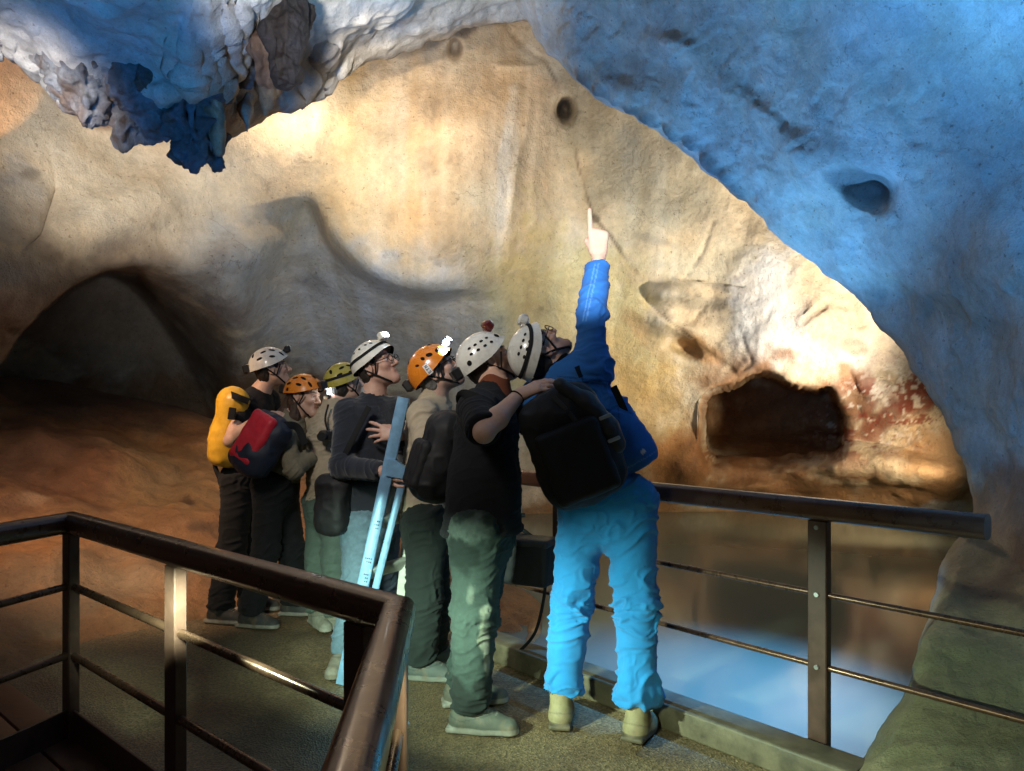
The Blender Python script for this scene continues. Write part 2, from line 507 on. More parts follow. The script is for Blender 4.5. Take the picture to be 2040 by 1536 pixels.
def mass(name, edge, ctrl, tmax, nt_, ns_, mat, roll_w, roll_d, base, spots=(), amp=.12, freq=.7, back=1.0, seed=1, grooves=(), bumps=(), pushes=(), drape=(), terr=0.0, seam=None, rag=6.0, ridge=.12):
    """a rock mass seen from below or the side: its outline is a curve (px, py, inward dir x, y); the surface rolls away
    behind the outline so that it has a back and a thickness"""
    e = smooth_curve(edge, ns_)
    # ragged outline
    s = np.arange(ns_) * .1
    wob = fbm(np.stack([s * 1.4, s * 0, s * 0], -1), 4, seed + 5) * rag
    dirs = e[:, 2:4] / np.linalg.norm(e[:, 2:4], axis=1, keepdims=True)
    ex, ey = e[:, 0] + dirs[:, 0] * wob, e[:, 1] + dirs[:, 1] * wob
    u = np.linspace(0, 1, nt_)
    t = tmax * (u * .35 + .65 * u ** 2.2)
    px = ex[:, None] + dirs[:, 0][:, None] * t[None]
    py = ey[:, None] + dirs[:, 1][:, None] * t[None]
    f = tps(ctrl)
    Y = f(px, py)
    k = np.clip(1 - t / roll_w, 0, 1)[None]
    Y = Y + roll_d * (1 - np.sqrt(1 - np.minimum(k, .999) ** 2))
    for pts, w, d in grooves:
        Y = Y + d * np.exp(-(seg_dist(px, py, pts) / w) ** 2)
    for bx, by, rx, ry, ang, d in bumps:
        ca, sa = math.cos(R(ang)), math.sin(R(ang))
        uu = ((px - bx) * ca + (py - by) * sa) / rx; vv = (-(px - bx) * sa + (py - by) * ca) / ry
        Y = Y + d * np.exp(-(uu * uu + vv * vv) ** 1.5)
    for poly, d, soft in pushes:
        Y = Y + d * sstep(0, soft, poly_sd(px, py, poly))
    for dx, dy, rx, ry, d in drape:                            # packed drip folds that run down the rock
        w = np.exp(-(((px - dx) / rx) ** 2 + ((py - dy) / ry) ** 2) ** 2)
        q = np.stack([px / 26.0 + .5 * vnoise(np.stack([px / 60, py / 60, px * 0], -1), 5), py / 150.0, px * 0], -1)
        Y = Y - d * w * (np.clip(1 - 1.5 * np.abs(vnoise(q, 71)), -.2, 1) + .5 * vnoise(q * np.array((2.1, 1.6, 1)), 72) + .6 * vnoise(q * np.array((.5, .9, 1)), 73))
    G = to3(px, py, Y)
    nrm = normals(G)
    fade = sstep(0, 30, t)[None, :, None]
    G = G + nrm * (fbm(G * freq, 5, seed) * amp + (1 - np.abs(fbm(G * freq * 2.7, 3, seed + 9))) * amp * ridge)[..., None] * (.25 + .75 * fade)
    if terr:
        q = fbm(G * np.array((1.5, 1.5, 2.6)), 5, seed + 31)
        G = G - nrm * (terr * (sstep(.02, .10, q) + .7 * sstep(.42, .47, q) + .6 * sstep(-.5, -.44, q)))[..., None] * fade
    col = paint(px, py, base, spots, G)
    if seam:                                                   # broken, darker edge with a pale rim
        x0, x1, cc = seam
        w = np.exp(-((t[None] - 17) / 9.0) ** 2) * sstep(x0, x0 + 40, px) * sstep(x1, x1 - 60, px) * np.clip(.35 + 1.1 * fbm(G * 7.0, 3, seed + 40), 0, .9)
        col = col * (1 - w[..., None]) + np.array(cc) * w[..., None]
        G = G + nrm * (w * .05)[..., None]
    # back side
    rows, cols = [], []
    for dY, dt in ((4.0, 60), (2.4, 45), (1.3, 30), (.6, 16), (.25, 7), (.08, 2)):
        q = to3(ex + dirs[:, 0] * dt * 2.2, ey + dirs[:, 1] * dt * 2.2, Y[:, 0] + dY * back)
        rows.append(q); cols.append(col[:, 0])
    G = np.concatenate([np.stack(rows, 1), G], 1)
    col = np.concatenate([np.stack(cols, 1), col], 1)
    o = new_mesh(name, G.reshape(-1, 3), None, mat, quads=grid_quads(*G.shape[:2]), col=col.reshape(-1, 3))
    tag(o, kind='structure')
    return o


CREAM, OCHRE, ORANGE = (.60, .50, .36), (.52, .36, .18), (.46, .25, .10)
GREY, PALE, BROWN, RED = (.40, .38, .36), (.70, .66, .60), (.17, .085, .04), (.20, .045, .022)
DARK, YEL = (.05, .04, .035), (.54, .44, .19)

# --- back wall
def axis(lo, a, b, hi, st, n):
    return np.concatenate([np.linspace(lo, a, n, endpoint=False), np.arange(a, b, st), np.linspace(b, hi, n)])


wx = axis(-1700, -60, 2100, 3600, 4.0, 24)
wy = axis(-1100, -30, 1110, 1500, 4.0, 24)
px, py = np.meshgrid(wx, wy, indexing='ij')
ctrl = [(-1500, -900, 2.5), (0, -900, 4.0), (1000, -900, 5.0), (2500, -900, 5), (3500, -900, 5), (-1500, 300, 3.5), (-1500, 1200, 3.5), (3500, 300, 7), (3500, 1300, 7),
        (-300, 100, 5.8), (0, 50, 6.6), (0, 250, 6.5), (100, 400, 6.6), (300, 340, 7.4), (0, 600, 6.0), (150, 520, 6.6), (300, 500, 7.2), (450, 460, 7.8), (450, 300, 7.9),
        (600, 60, 8.4), (590, 250, 8.25), (620, 400, 8.3), (900, 60, 8.6), (1060, 60, 8.9), (720, 300, 8.30), (860, 330, 8.08), (860, 480, 8.05), (1000, 250, 8.4),
        (1080, 430, 8.6), (1180, 330, 9.0), (1320, 250, 9.0), (1340, 430, 9.2), (1200, 600, 9.3), (1060, 620, 9.2), (1100, 800, 9.7), (1250, 800, 9.9), (1200, 960, 10.2),
        (1450, 520, 9.5), (1560, 600, 9.25), (1560, 730, 9.35), (1700, 640, 9.3), (1800, 800, 9.2), (1850, 950, 9.1), (1760, 980, 9.7), (1500, 960, 10.3), (1350, 960, 10.3),
        (1100, 1080, 10.6), (1500, 1080, 10.7), (1900, 1060, 9.4), (2150, 900, 8.6), (2100, 500, 8.8), (1800, 300, 9.2),
        (480, 620, 8.0), (650, 560, 8.3), (830, 640, 8.7), (900, 750, 9.0), (650, 760, 8.7), (500, 850, 8.6), (250, 850, 8.2), (0, 850, 7.6), (600, 1100, 9), (200, 1100, 8.4)]
Y = tps(ctrl)(px, py)
# undercut below the big scalloped panel
LIPC = [(-300, 640), (200, 520), (330, 462), (430, 426), (520, 404), (590, 394), (626, 404), (646, 434), (665, 472), (700, 513), (745, 548), (800, 573), (860, 582), (930, 578), (1010, 588), (1200, 600)]
LIP = [tuple(q) for q in smooth_curve(LIPC, 110)] + [(1200, 1300), (-300, 1300)]
sd = poly_sd(px, py, LIP)
lipw = sstep(1020, 800, px) * sstep(330, 520, px)
Y += (.30 * sstep(-5, 22, sd) * sstep(570, 690, px) + 1.9 * np.clip(sd / 300.0, 0, 1) * sstep(440, 620, px)) * lipw
Y -= .10 * np.exp(-((sd + 16) / 22.0) ** 2) * lipw * sstep(560, 680, px)
# rounded rim of the panel on its left side
RIM = [(640, 215), (622, 300), (628, 370), (648, 430), (690, 500)]
Y -= .05 * np.exp(-(seg_dist(px, py, RIM) / 22.0) ** 2)
# dark recess under the arch on the left
ARCH = [(-700, 1000), (-250, 900), (-60, 760), (0, 712), (34, 655), (80, 612), (140, 568), (205, 538), (270, 524), (350, 526), (440, 545), (530, 590), (620, 680), (690, 800), (740, 1100), (-700, 1100)]
sa = poly_sd(px, py, ARCH)
soft = 12 + 330 * sstep(190, 520, px)
Y += 2.3 * sstep(0, 1, sa / soft)
Y -= .03 * np.exp(-((sa + 10) / 14.0) ** 2) * sstep(420, 250, px)
# the low passage on the right
NICHE = [(1402, 905), (1400, 850), (1400, 800), (1420, 778), (1460, 764), (1482, 748), (1510, 738), (1545, 748), (1585, 768), (1630, 774), (1655, 768), (1672, 795), (1690, 830), (1688, 880), (1676, 915), (1600, 925), (1500, 935), (1440, 936), (1410, 940)]
NICHE = [tuple(q) for q in smooth_curve(NICHE + NICHE[:1], 60)[:-1]]
sn = poly_sd(px, py, NICHE)
Y += 2.7 * (.25 + .75 * sstep(955, 840, py)) * sstep(-.2, 1, sn / (15 + 50 * sstep(890, 935, py)))
Y -= .03 * np.exp(-((sn + 9) / 12.0) ** 2)
# cracks, ribs and pockets
CRACK = [(1008, 48), (1045, 92), (1085, 118), (1108, 160), (1122, 205), (1142, 270), (1152, 330), (1170, 392), (1185, 436), (1218, 472), (1242, 512), (1276, 560), (1290, 602), (1330, 636), (1370, 668), (1404, 696), (1440, 728), (1470, 752)]
dc = seg_dist(px, py, CRACK)
Y += .02 * np.exp(-(dc / 4.0) ** 2)
right_of = sstep(-6, 30, poly_sd(px, py, CRACK + [(1700, 700), (1600, 100), (1100, 20)]))
Y -= .03 * right_of * sstep(1700, 1400, px)
gmod = .35 + 1.1 * np.clip(.5 + .8 * fbm(to3(px, py, Y) * 2.2, 3, 55), 0, 1.2)
for pts, w, d in (([(1000, 130), (1060, 130), (1050, 250), (1030, 330), (1018, 420), (1010, 520)], 9, -.09), ([(1075, 130), (1078, 240), (1068, 330), (1062, 450)], 10, -.07),
                  ([(905, 90), (880, 170), (868, 230), (862, 330)], 8, .07), ([(1290, 565), (1282, 590), (1300, 612), (1345, 640), (1380, 640), (1400, 610)], 7, .16),
                  ([(1370, 545), (1360, 556), (1440, 566), (1478, 572)], 5, .10), ([(1330, 600), (1370, 612), (1420, 606)], 12, .12), ([(1310, 700), (1350, 690), (1405, 700)], 9, .1),
                  ([(1420, 440), (1400, 500), (1380, 530)], 5, .05), ([(1470, 660), (1500, 720), (1460, 760)], 5, .05), ([(1600, 640), (1650, 600), (1700, 610), (1712, 650)], 7, .10),
                  ([(1690, 700), (1690, 740), (1720, 790)], 6, .07), ([(1560, 520), (1600, 600), (1590, 640)], 12, .05), ([(180, 560), (300, 560), (420, 540), (500, 520)], 16, -.08),
                  ([(420, 600), (450, 560), (520, 540), (600, 550)], 14, -.1), ([(95, 300), (110, 380), (80, 470), (40, 500)], 10, .12), ([(1120, 560), (1100, 700), (1110, 860)], 22, -.06),
                  ([(1200, 620), (1180, 760), (1190, 900)], 24, -.06), ([(1300, 700), (1270, 800), (1280, 900)], 20, -.05)):
    Y += d * .42 * np.exp(-(seg_dist(px, py, pts) / w) ** 2) * gmod
for bx, by, rx, ry, ang, d in ((1124, 222, 17, 24, 0, .35), (907, 98, 12, 18, 0, .15), (632, 95, 20, 20, 0, .1), (1345, 590, 48, 26, 10, -.30), (1350, 650, 60, 26, 15, -.22), (1650, 640, 60, 45, 0, -.15),
                              (1360, 690, 35, 18, 30, .25), (1550, 620, 90, 120, 0, -.15), (1440, 480, 80, 60, 30, -.12), (1780, 790, 70, 60, 30, -.10), (1300, 900, 40, 60, 0, -.15),
                              (250, 420, 120, 50, -20, -.15), (520, 500, 110, 40, -10, -.2), (1370, 930, 40, 50, 0, -.3), (1750, 930, 150, 30, 8, -.5), (1500, 975, 60, 20, 0, -.35), (1620, 950, 90, 25, 0, -.3)):
    ca, sa_ = math.cos(R(ang)), math.sin(R(ang))
    uu = ((px - bx) * ca + (py - by) * sa_) / rx; vv = (-(px - bx) * sa_ + (py - by) * ca) / ry
    Y += d * np.exp(-(uu * uu + vv * vv) ** 1.5)
G = to3(px, py, Y)
nr = normals(G)
rough_w = .35 + .65 * sstep(1200, 1500, px)
G = G - nr * ((fbm(G * .9, 5, 3) * .07 + fbm(G * 3.2, 4, 12) * .022) * rough_w)[..., None]
spots = [(830, 340, 210, 260, 0, (.60, .48, .33), .8), (950, 200, 160, 140, 0, (.55, .40, .26), .75), (800, 440, 130, 110, 0, (.62, .47, .30), .5), (900, 470, 130, 60, 20, ORANGE, .25),
         (700, 330, 90, 160, 0, (.64, .52, .34), .6), (1060, 350, 50, 200, 4, (.60, .46, .32), .6), (860, 250, 18, 120, 6, (.42, .30, .18), .6), (1010, 330, 14, 170, 6, PALE, .5), (1035, 230, 10, 120, 5, (.38, .27, .16), .5),
         (700, 620, 330, 130, 10, (.46, .45, .45), .8), (420, 520, 200, 80, -10, (.50, .46, .40), .6), (1150, 640, 180, 200, 0, YEL, .7), (1250, 850, 130, 110, 0, (.46, .32, .13), .75), (1130, 820, 60, 160, 0, (.55, .45, .25), .5),  # grey patch under the lip has shade and cool light painted in
         (1190, 700, 22, 160, 0, (.42, .29, .12), .6), (1330, 780, 18, 120, 0, (.43, .30, .13), .5), (1060, 700, 16, 140, 0, (.44, .33, .16), .5), (1280, 660, 60, 18, 50, (.4, .24, .1), .5),
         (1300, 350, 160, 140, 20, (.50, .44, .32), .7), (1290, 300, 60, 70, 0, (.38, .36, .32), .4), (1400, 520, 130, 70, 0, (.58, .54, .42), .6), (1380, 600, 75, 20, 8, (.30, .28, .22), .7), (1440, 572, 60, 10, 10, (.25, .23, .2), .6),
         (1390, 690, 45, 22, 35, ORANGE, .8), (1300, 660, 60, 14, 40, (.36, .26, .12), .6), (1540, 620, 80, 130, 0, (.74, .72, .70), .9), (1660, 640, 60, 50, 0, (.50, .36, .24), .75), (1610, 570, 40, 50, 0, (.58, .44, .30), .6),
         (1750, 760, 100, 60, 20, (.58, .50, .42), .7), (1770, 830, 60, 28, -30, RED, .9), (1840, 790, 50, 34, -40, RED, .95), (1720, 810, 36, 18, -30, RED, .8), (1735, 860, 34, 30, 0, RED, .75), (1800, 700, 40, 60, 40, (.52, .42, .30), .6), (1820, 880, 70, 60, 0, (.6, .48, .34), .6),
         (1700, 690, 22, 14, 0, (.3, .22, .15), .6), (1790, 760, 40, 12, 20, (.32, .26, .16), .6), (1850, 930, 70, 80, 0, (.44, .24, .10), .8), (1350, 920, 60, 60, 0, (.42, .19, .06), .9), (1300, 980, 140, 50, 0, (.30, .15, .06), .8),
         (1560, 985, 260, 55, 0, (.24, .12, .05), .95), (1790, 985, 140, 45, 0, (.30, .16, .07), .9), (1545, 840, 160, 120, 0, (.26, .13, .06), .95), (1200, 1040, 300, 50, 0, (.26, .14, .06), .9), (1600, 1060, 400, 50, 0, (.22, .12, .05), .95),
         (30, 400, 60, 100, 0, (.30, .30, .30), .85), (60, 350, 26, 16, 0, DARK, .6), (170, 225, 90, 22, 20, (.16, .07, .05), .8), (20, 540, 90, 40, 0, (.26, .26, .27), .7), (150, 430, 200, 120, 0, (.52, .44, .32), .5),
         (250, 560, 200, 60, -10, (.36, .27, .19), .6), (300, 700, 280, 140, 20, (.22, .17, .13), .8), (300, 860, 500, 120, 0, (.22, .12, .06), .9), (620, 560, 60, 14, 25, (.25, .22, .2), .5), (1124, 222, 14, 20, 0, DARK, .9), (907, 98, 10, 16, 0, DARK, .6),  # dark brown patch in the arch recess carries its shade as colour
         (1185, 436, 14, 12, 30, DARK, .7), (25, 655, 10, 8, 0, DARK, .6), (1310, 480, 50, 10, 15, (.34, .3, .24), .6), (1410, 1000, 50, 14, 0, (.4, .34, .24), .7), (1880, 1010, 40, 14, 0, PALE, .7)]
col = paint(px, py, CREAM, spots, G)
cd = np.exp(-(dc / 2.6) ** 2) * np.clip(.45 + .9 * fbm(G * 3.0, 3, 66), 0, .8)
col = col * (1 - cd[..., None]) + np.array((.14, .09, .05)) * cd[..., None]
sp = fbm(G * 9.0, 3, 77)
k = sstep(.85, 1.25, sp)[..., None] * .35
col = col * (1 - k) + np.array((.2, .14, .09)) * k
# breccia: rusty red and pale clasts with dark seams on the right-hand wall
def clip01(x): return np.clip(x, 0, 1)
bw = np.exp(-((((px - 1770) * .85 + (py - 820) * -.45) / 150.0) ** 2 + (((px - 1770) * .45 + (py - 820) * .85) / 75.0) ** 2) ** 1.5)
n1, n2 = fbm(G * 5.0, 4, 101), fbm(G * 17.0, 3, 103)
for m_, cc in ((clip01((n1 + .45 * n2 - .02) * 6) * .9, (.21, .045, .022)), (clip01((n2 - .42) * 6) * .85, (.66, .58, .50)), (clip01(1 - np.abs(n1 + .4 * n2 + .25) * 9) * .7, (.17, .13, .09))):
    w = (m_ * clip01(bw * 1.5))[..., None]
    col = col * (1 - w) + np.array(cc) * w
# dark seams and scuffs on the broken rock beside it
sw = sstep(1180, 1330, px) * sstep(380, 460, py) * sstep(900, 800, py)
w = (clip01(1 - np.abs(fbm(G * np.array((2.2, 2.2, 3.4)), 5, 107)) * 16) * .55 * sw * clip01(.3 + fbm(G * 1.2, 2, 108)))[..., None]
col = col * (1 - w) + np.array((.17, .12, .08)) * w
# vertical drip streaks on the flowstone
vs = fbm(np.stack([G[..., 0] * 5.5, G[..., 2] * .35, G[..., 1] * .3], -1), 4, 91) * sstep(560, 640, px) * sstep(1480, 1300, px)
col = col * (1 + vs[..., None] * np.array((.09, .13, .21)))
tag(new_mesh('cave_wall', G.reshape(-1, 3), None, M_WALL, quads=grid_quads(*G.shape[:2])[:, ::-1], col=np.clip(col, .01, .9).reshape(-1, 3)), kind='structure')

# --- ceiling slab at upper left
mass('cave_ceiling',
     [(-900, 60, 0, -1), (-300, 90, 0, -1), (0, 108, 0, -1), (70, 150, 0, -1), (140, 215, .05, -1), (210, 240, 0, -1), (300, 248, 0, -1), (400, 258, 0, -1), (470, 258, 0, -1), (530, 226, 0, -1), (575, 210, 0, -1),
      (610, 192, 0, -1), (680, 152, -.05, -1), (760, 122, -.1, -1), (840, 92, -.15, -1), (930, 62, -.2, -1), (1010, 44, -.2, -1), (1075, 36, -.2, -1), (1300, 30, -.2, -1)],
     [(-900, 60, 4.0), (0, 108, 5.0), (0, 0, 4.3), (0, -300, 3.1), (200, 245, 5.3), (300, 100, 4.6), (440, 255, 5.4), (500, 0, 4.3), (500, -300, 3.2), (600, 195, 6.4), (650, 80, 5.9), (760, 120, 6.7), (800, 0, 5.8),
      (900, -300, 4.0), (1000, 45, 7.3), (1000, -30, 6.6), (1300, 30, 7.6), (1300, -300, 5), (-900, -300, 2.6), (-900, -900, 1.6), (200, -900, 2.0), (1300, -900, 2.6)],
     1000, 220, 560, M_BLUE, 60, .35, (.46, .44, .41),
     spots=[(640, 60, 260, 130, -15, (.52, .50, .47), .8), (850, 40, 200, 70, -15, (.56, .52, .46), .8), (560, 100, 40, 55, 0, (.06, .05, .05), .75), (460, 200, 100, 70, 0, (.30, .20, .13), .6), (632, 95, 16, 22, 20, (.18, .17, .17), .8), (160, 225, 100, 22, 20, (.15, .07, .05), .8),
            (400, 120, 40, 90, 5, (.46, .38, .28), .5), (330, 60, 24, 90, 0, (.46, .38, .28), .5), (150, 60, 120, 70, 0, (.30, .30, .32), .4)],
     amp=.16, freq=1.1, seed=4, rag=7, back=.5,
     drape=[(490, 120, 140, 135, .13)],
     bumps=[(632, 95, 20, 24, 15, -.12), (560, 110, 34, 60, 0, -.25), (120, 120, 90, 60, 20, -.15), (300, 200, 80, 40, 0, -.2)])

# --- blue-lit wall that leans over the pool on the right and turns into the roof
mass('leaning_cave_wall',
     [(990, -420, 1, -.1), (1005, -200, 1, -.25), (1030, 0, 1, -.45), (1055, 55, .9, -.6), (1085, 95, .8, -.7), (1180, 190, .7, -.8), (1300, 258, .7, -.8), (1420, 350, .75, -.75), (1500, 420, .8, -.7), (1580, 505, .85, -.6),
      (1700, 590, .88, -.5), (1790, 690, .93, -.4), (1868, 800, .96, -.3), (1918, 900, 1, -.15), (1944, 985, 1, -.05), (1946, 1060, 1, 0), (1938, 1150, 1, .05), (1935, 1300, 1, .1)],
     [(1030, 0, 5.8), (1000, -300, 4.6), (1180, 190, 5.6), (1420, 350, 5.1), (1500, 420, 4.95), (1700, 590, 4.6), (1868, 800, 4.2), (1944, 985, 3.95), (1940, 1200, 3.7), (1400, 60, 4.5), (1700, 300, 4.0), (1900, 550, 3.7), (2040, 0, 3.0),
      (2040, 400, 3.2), (2040, 800, 3.3), (2040, 1100, 3.2), (2400, 300, 2.5), (2400, 900, 2.5), (2900, 300, 1.9), (2900, 1000, 1.9), (1500, -400, 3.1), (2100, -500, 2.2), (2700, -600, 1.6), (1200, -400, 3.9)],
     1350, 210, 420, M_BLUE, 55, .30, (.40, .40, .40),
     spots=[(1290, 120, 70, 24, 20, (.26, .26, .27), .5), (1725, 370, 62, 30, 20, (.14, .14, .16), .8), (1800, 600, 160, 40, 20, (.28, .27, .26), .5), (1950, 720, 70, 120, 0, (.30, .28, .26), .5), (2000, 1050, 110, 110, 0, (.28, .15, .09), .85),  # the near-black oval is shade painted over the hollow
            (1300, 240, 90, 12, 35, (.50, .49, .47), .6), (1460, 380, 60, 8, 42, DARK, .6), (1600, 150, 260, 120, 10, (.46, .46, .45), .5), (1650, 460, 160, 50, 40, (.48, .48, .47), .6), (1900, 80, 160, 90, 0, (.34, .34, .34), .4)],  # pale band near the edge is bounced light put into the colour
     amp=.075, freq=.8, terr=.012, seam=(1085, 1530, (.10, .11, .13)), seed=8, rag=5, back=.3,
     bumps=[(1250, 130, 90, 40, 25, .06), (1340, 100, 60, 30, 20, -.06), (1730, 380, 60, 32, 24, .16), (1765, 365, 40, 26, -10, .10), (1640, 330, 90, 60, 20, -.07), (1500, 240, 120, 40, 38, -.08), (1850, 620, 150, 40, 25, .07), (2000, 500, 100, 80, 0, -.1), (1960, 700, 50, 80, 0, .06)])

# --- pale rock that slopes into the pool on the right, below the leaning wall
mass('sloping_rock',
     [(2010, 1015, .5, 1), (1950, 1052, .8, .6), (1897, 1086, 1, .3), (1862, 1180, 1, .15), (1832, 1290, 1, .1), (1812, 1376, 1, .1), (1750, 1460, 1, .1), (1695, 1545, 1, .1), (1640, 1680, 1, .1)],
     [(2010, 1015, 3.75), (1897, 1086, 3.6), (1862, 1180, 3.2), (1812, 1376, 2.72), (1695, 1545, 2.5), (1640, 1680, 2.35), (2040, 1100, 3.3), (2040, 1250, 2.75), (2040, 1400, 2.45), (2300, 1300, 2.2), (2600, 1300, 1.9), (2600, 1700, 1.8), (2000, 1600, 2.1), (2300, 1050, 2.8)],
     800, 120, 220, M_BANK, 36, .28, (.27, .23, .13),
     spots=[(1960, 1120, 120, 70, 20, (.26, .15, .09), .8), (1850, 1180, 26, 130, 14, (.55, .40, .30), .7), (1960, 1420, 260, 150, 0, (.15, .14, .07), .8), (1960, 1095, 50, 6, 20, DARK, .7)],
     amp=.06, freq=1.4, seed=14, rag=3, back=.5)

# --- clay bank on the left that climbs to the recess and runs on behind the walkway
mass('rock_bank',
     [(-900, 700, 0, 1), (-300, 722, 0, 1), (0, 748, 0, 1), (150, 766, 0, 1), (300, 800, 0, 1), (440, 840, -.02, 1), (560, 905, -.05, 1), (700, 985, -.1, 1), (860, 1050, -.15, 1), (960, 1110, -.2, 1), (1040, 1168, -.3, 1), (1085, 1215, -.5, 1), (1098, 1290, -1, .8), (1090, 1380, -1, 1)],
     [(-900, 700, 5.0), (0, 748, 8.2), (300, 800, 8.6), (440, 840, 8.4), (0, 900, 6.4), (200, 950, 6.6), (430, 960, 6.9), (0, 1100, 4.9), (200, 1100, 5.4), (430, 1080, 6.0), (0, 1310, 4.0), (210, 1262, 4.5), (420, 1205, 5.15), (0, 1500, 3.3), (420, 1400, 4.4),
      (-900, 1300, 2.6), (-900, 1700, 2.0), (560, 905, 8.0), (700, 985, 7.5), (640, 1170, 5.6), (860, 1050, 6.8), (900, 1160, 5.6), (1040, 1168, 5.4), (1000, 1260, 4.7), (1098, 1290, 4.5), (900, 1500, 3.9)],
     700, 170, 330, M_BANK, 40, .5, (.30, .155, .07),
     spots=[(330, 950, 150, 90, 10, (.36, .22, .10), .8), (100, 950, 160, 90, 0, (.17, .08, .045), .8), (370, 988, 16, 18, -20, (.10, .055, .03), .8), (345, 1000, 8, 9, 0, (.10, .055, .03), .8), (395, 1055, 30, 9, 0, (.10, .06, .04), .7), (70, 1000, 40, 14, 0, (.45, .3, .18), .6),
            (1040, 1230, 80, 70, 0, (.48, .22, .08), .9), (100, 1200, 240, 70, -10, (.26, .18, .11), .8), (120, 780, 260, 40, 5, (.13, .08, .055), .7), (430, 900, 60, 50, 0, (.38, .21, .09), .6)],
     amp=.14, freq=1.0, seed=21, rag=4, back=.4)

# ---------------------------------------------------------------- water
def water_mat():
    m = bpy.data.materials.new('pool_water')
    t, ns, ln, b = nt(m)
    b.inputs['Base Color'].default_value = (.165, .17, .125, 1)
    b.inputs['Roughness'].default_value = .11
    b.inputs['IOR'].default_value = 1.28
    tc = N(t, 'ShaderNodeTexCoord')
    n = N(t, 'ShaderNodeTexNoise', Scale=1.6, Detail=3.0, Roughness=.5)
    ln.new(tc.outputs['Object'], n.inputs['Vector'])
    bp = N(t, 'ShaderNodeBump', Strength=.05, Distance=.05)
    ln.new(n.outputs[0], bp.inputs['Height']); ln.new(bp.outputs[0], b.inputs['Normal'])
    return m


tag(new_mesh('water', [(-3, 3.9, WZ), (.0, 3.9, WZ), (1.0, 2.2, WZ), (9, 2.2, WZ), (9, 15, WZ), (-3, 15, WZ)], [(0, 1, 2, 3, 4, 5)], water_mat(), smooth=False), kind='structure')
tag(new_mesh('ground', [(-60, -60, -1.6), (60, -60, -1.6), (60, 60, -1.6), (-60, 60, -1.6)], [(0, 1, 2, 3)], M_BANK, smooth=False, col=np.tile((.2, .12, .07), (4, 1))), kind='structure')

# ---------------------------------------------------------------- walkway, kerb
def floor_mat():
    m = bpy.data.materials.new('walkway_gravel_resin')
    t, ns, ln, b = nt(m)
    tc = N(t, 'ShaderNodeTexCoord')
    v = N(t, 'ShaderNodeTexVoronoi', Scale=120.0)
    n1 = N(t, 'ShaderNodeTexNoise', Scale=1.6, Detail=8.0, Roughness=.65)
    n2 = N(t, 'ShaderNodeTexNoise', Scale=220.0, Detail=3.0, Roughness=.7)
    for n in (v, n1, n2):
        ln.new(tc.outputs['Object'], n.inputs['Vector'])
    c1 = N(t, 'ShaderNodeValToRGB')
    c1.color_ramp.elements[0].position = .30; c1.color_ramp.elements[0].color = (.075, .044, .024, 1)
    c1.color_ramp.elements[1].position = .68; c1.color_ramp.elements[1].color = (.225, .165, .088, 1)
    ln.new(n1.outputs[0], c1.inputs[0])
    c2 = N(t, 'ShaderNodeValToRGB')
    c2.color_ramp.elements[0].position = 0; c2.color_ramp.elements[0].color = (.35, .35, .35, 1)
    c2.color_ramp.elements[1].position = 1; c2.color_ramp.elements[1].color = (1.7, 1.7, 1.6, 1)
    ln.new(v.outputs['Color'], c2.inputs[0])
    mx = N(t, 'ShaderNodeMix', data_type='RGBA', blend_type='MULTIPLY'); mx.inputs[0].default_value = 1
    ln.new(c1.outputs[0], mx.inputs[6]); ln.new(c2.outputs[0], mx.inputs[7])
    ln.new(mx.outputs[2], b.inputs['Base Color'])
    r = N(t, 'ShaderNodeMapRange'); r.inputs[1].default_value = .3; r.inputs[2].default_value = .7; r.inputs[3].default_value = .28; r.inputs[4].default_value = .7
    ln.new(n1.outputs[0], r.inputs[0]); ln.new(r.outputs[0], b.inputs['Roughness'])
    b1 = N(t, 'ShaderNodeBump', Strength=.6, Distance=.006); b2 = N(t, 'ShaderNodeBump', Strength=.4, Distance=.003)
    ln.new(v.outputs['Distance'], b1.inputs['Height']); ln.new(n2.outputs[0], b2.inputs['Height']); ln.new(b1.outputs[0], b2.inputs['Normal'])
    ln.new(b2.outputs[0], b.inputs['Normal'])
    return m


# the edge over the pool runs along EDGE0 + s * EDIR
EDIR = Vector((.511, -.57, 0)).normalized()
ENRM = Vector((.57, .511, 0)).normalized()              # outwards, over the water
E0 = Vector((.642, 3.40, 0))
def epos(s, out=0.0, z=0.0):
    p = E0 + EDIR * s + ENRM * out
    return Vector((p.x, p.y, z))


fb = MB()
ring = [epos(-1.3, -.02), epos(3.2, -.02), Vector((2.6, -1.5, 0)), Vector((-5, -1.5, 0)), Vector((-5, 6.2, 0)), Vector((-1.2, 6.2, 0)), Vector((-.7, 5.0, 0))]
n_ = len(ring)
fb.add([Vector(p) for p in ring] + [Vector((p.x, p.y, -.5)) for p in ring], [tuple(range(n_ - 1, -1, -1))] + [(i, (i + 1) % n_, (i + 1) % n_ + n_, i + n_) for i in range(n_)])
tag(fb.build('floor', floor_mat()), kind='structure')
M_KERB = plain('worn_painted_timber', (.10, .082, .048), .6, noise=.5, nscale=9, bump=.5, bscale=40, bdist=.004)
kb = MB()
kb.sweep([epos(-1.25, -.09, .055), epos(.98, -.09, .055)], rounded(.15, .11, .012))
tag(kb.build('kerb', M_KERB, smooth=True), kind='structure')
bl = MB()
for s in (.62, .9):
    bl.box(epos(s, -.168, .07), .016, .016, .016, bev=.004)

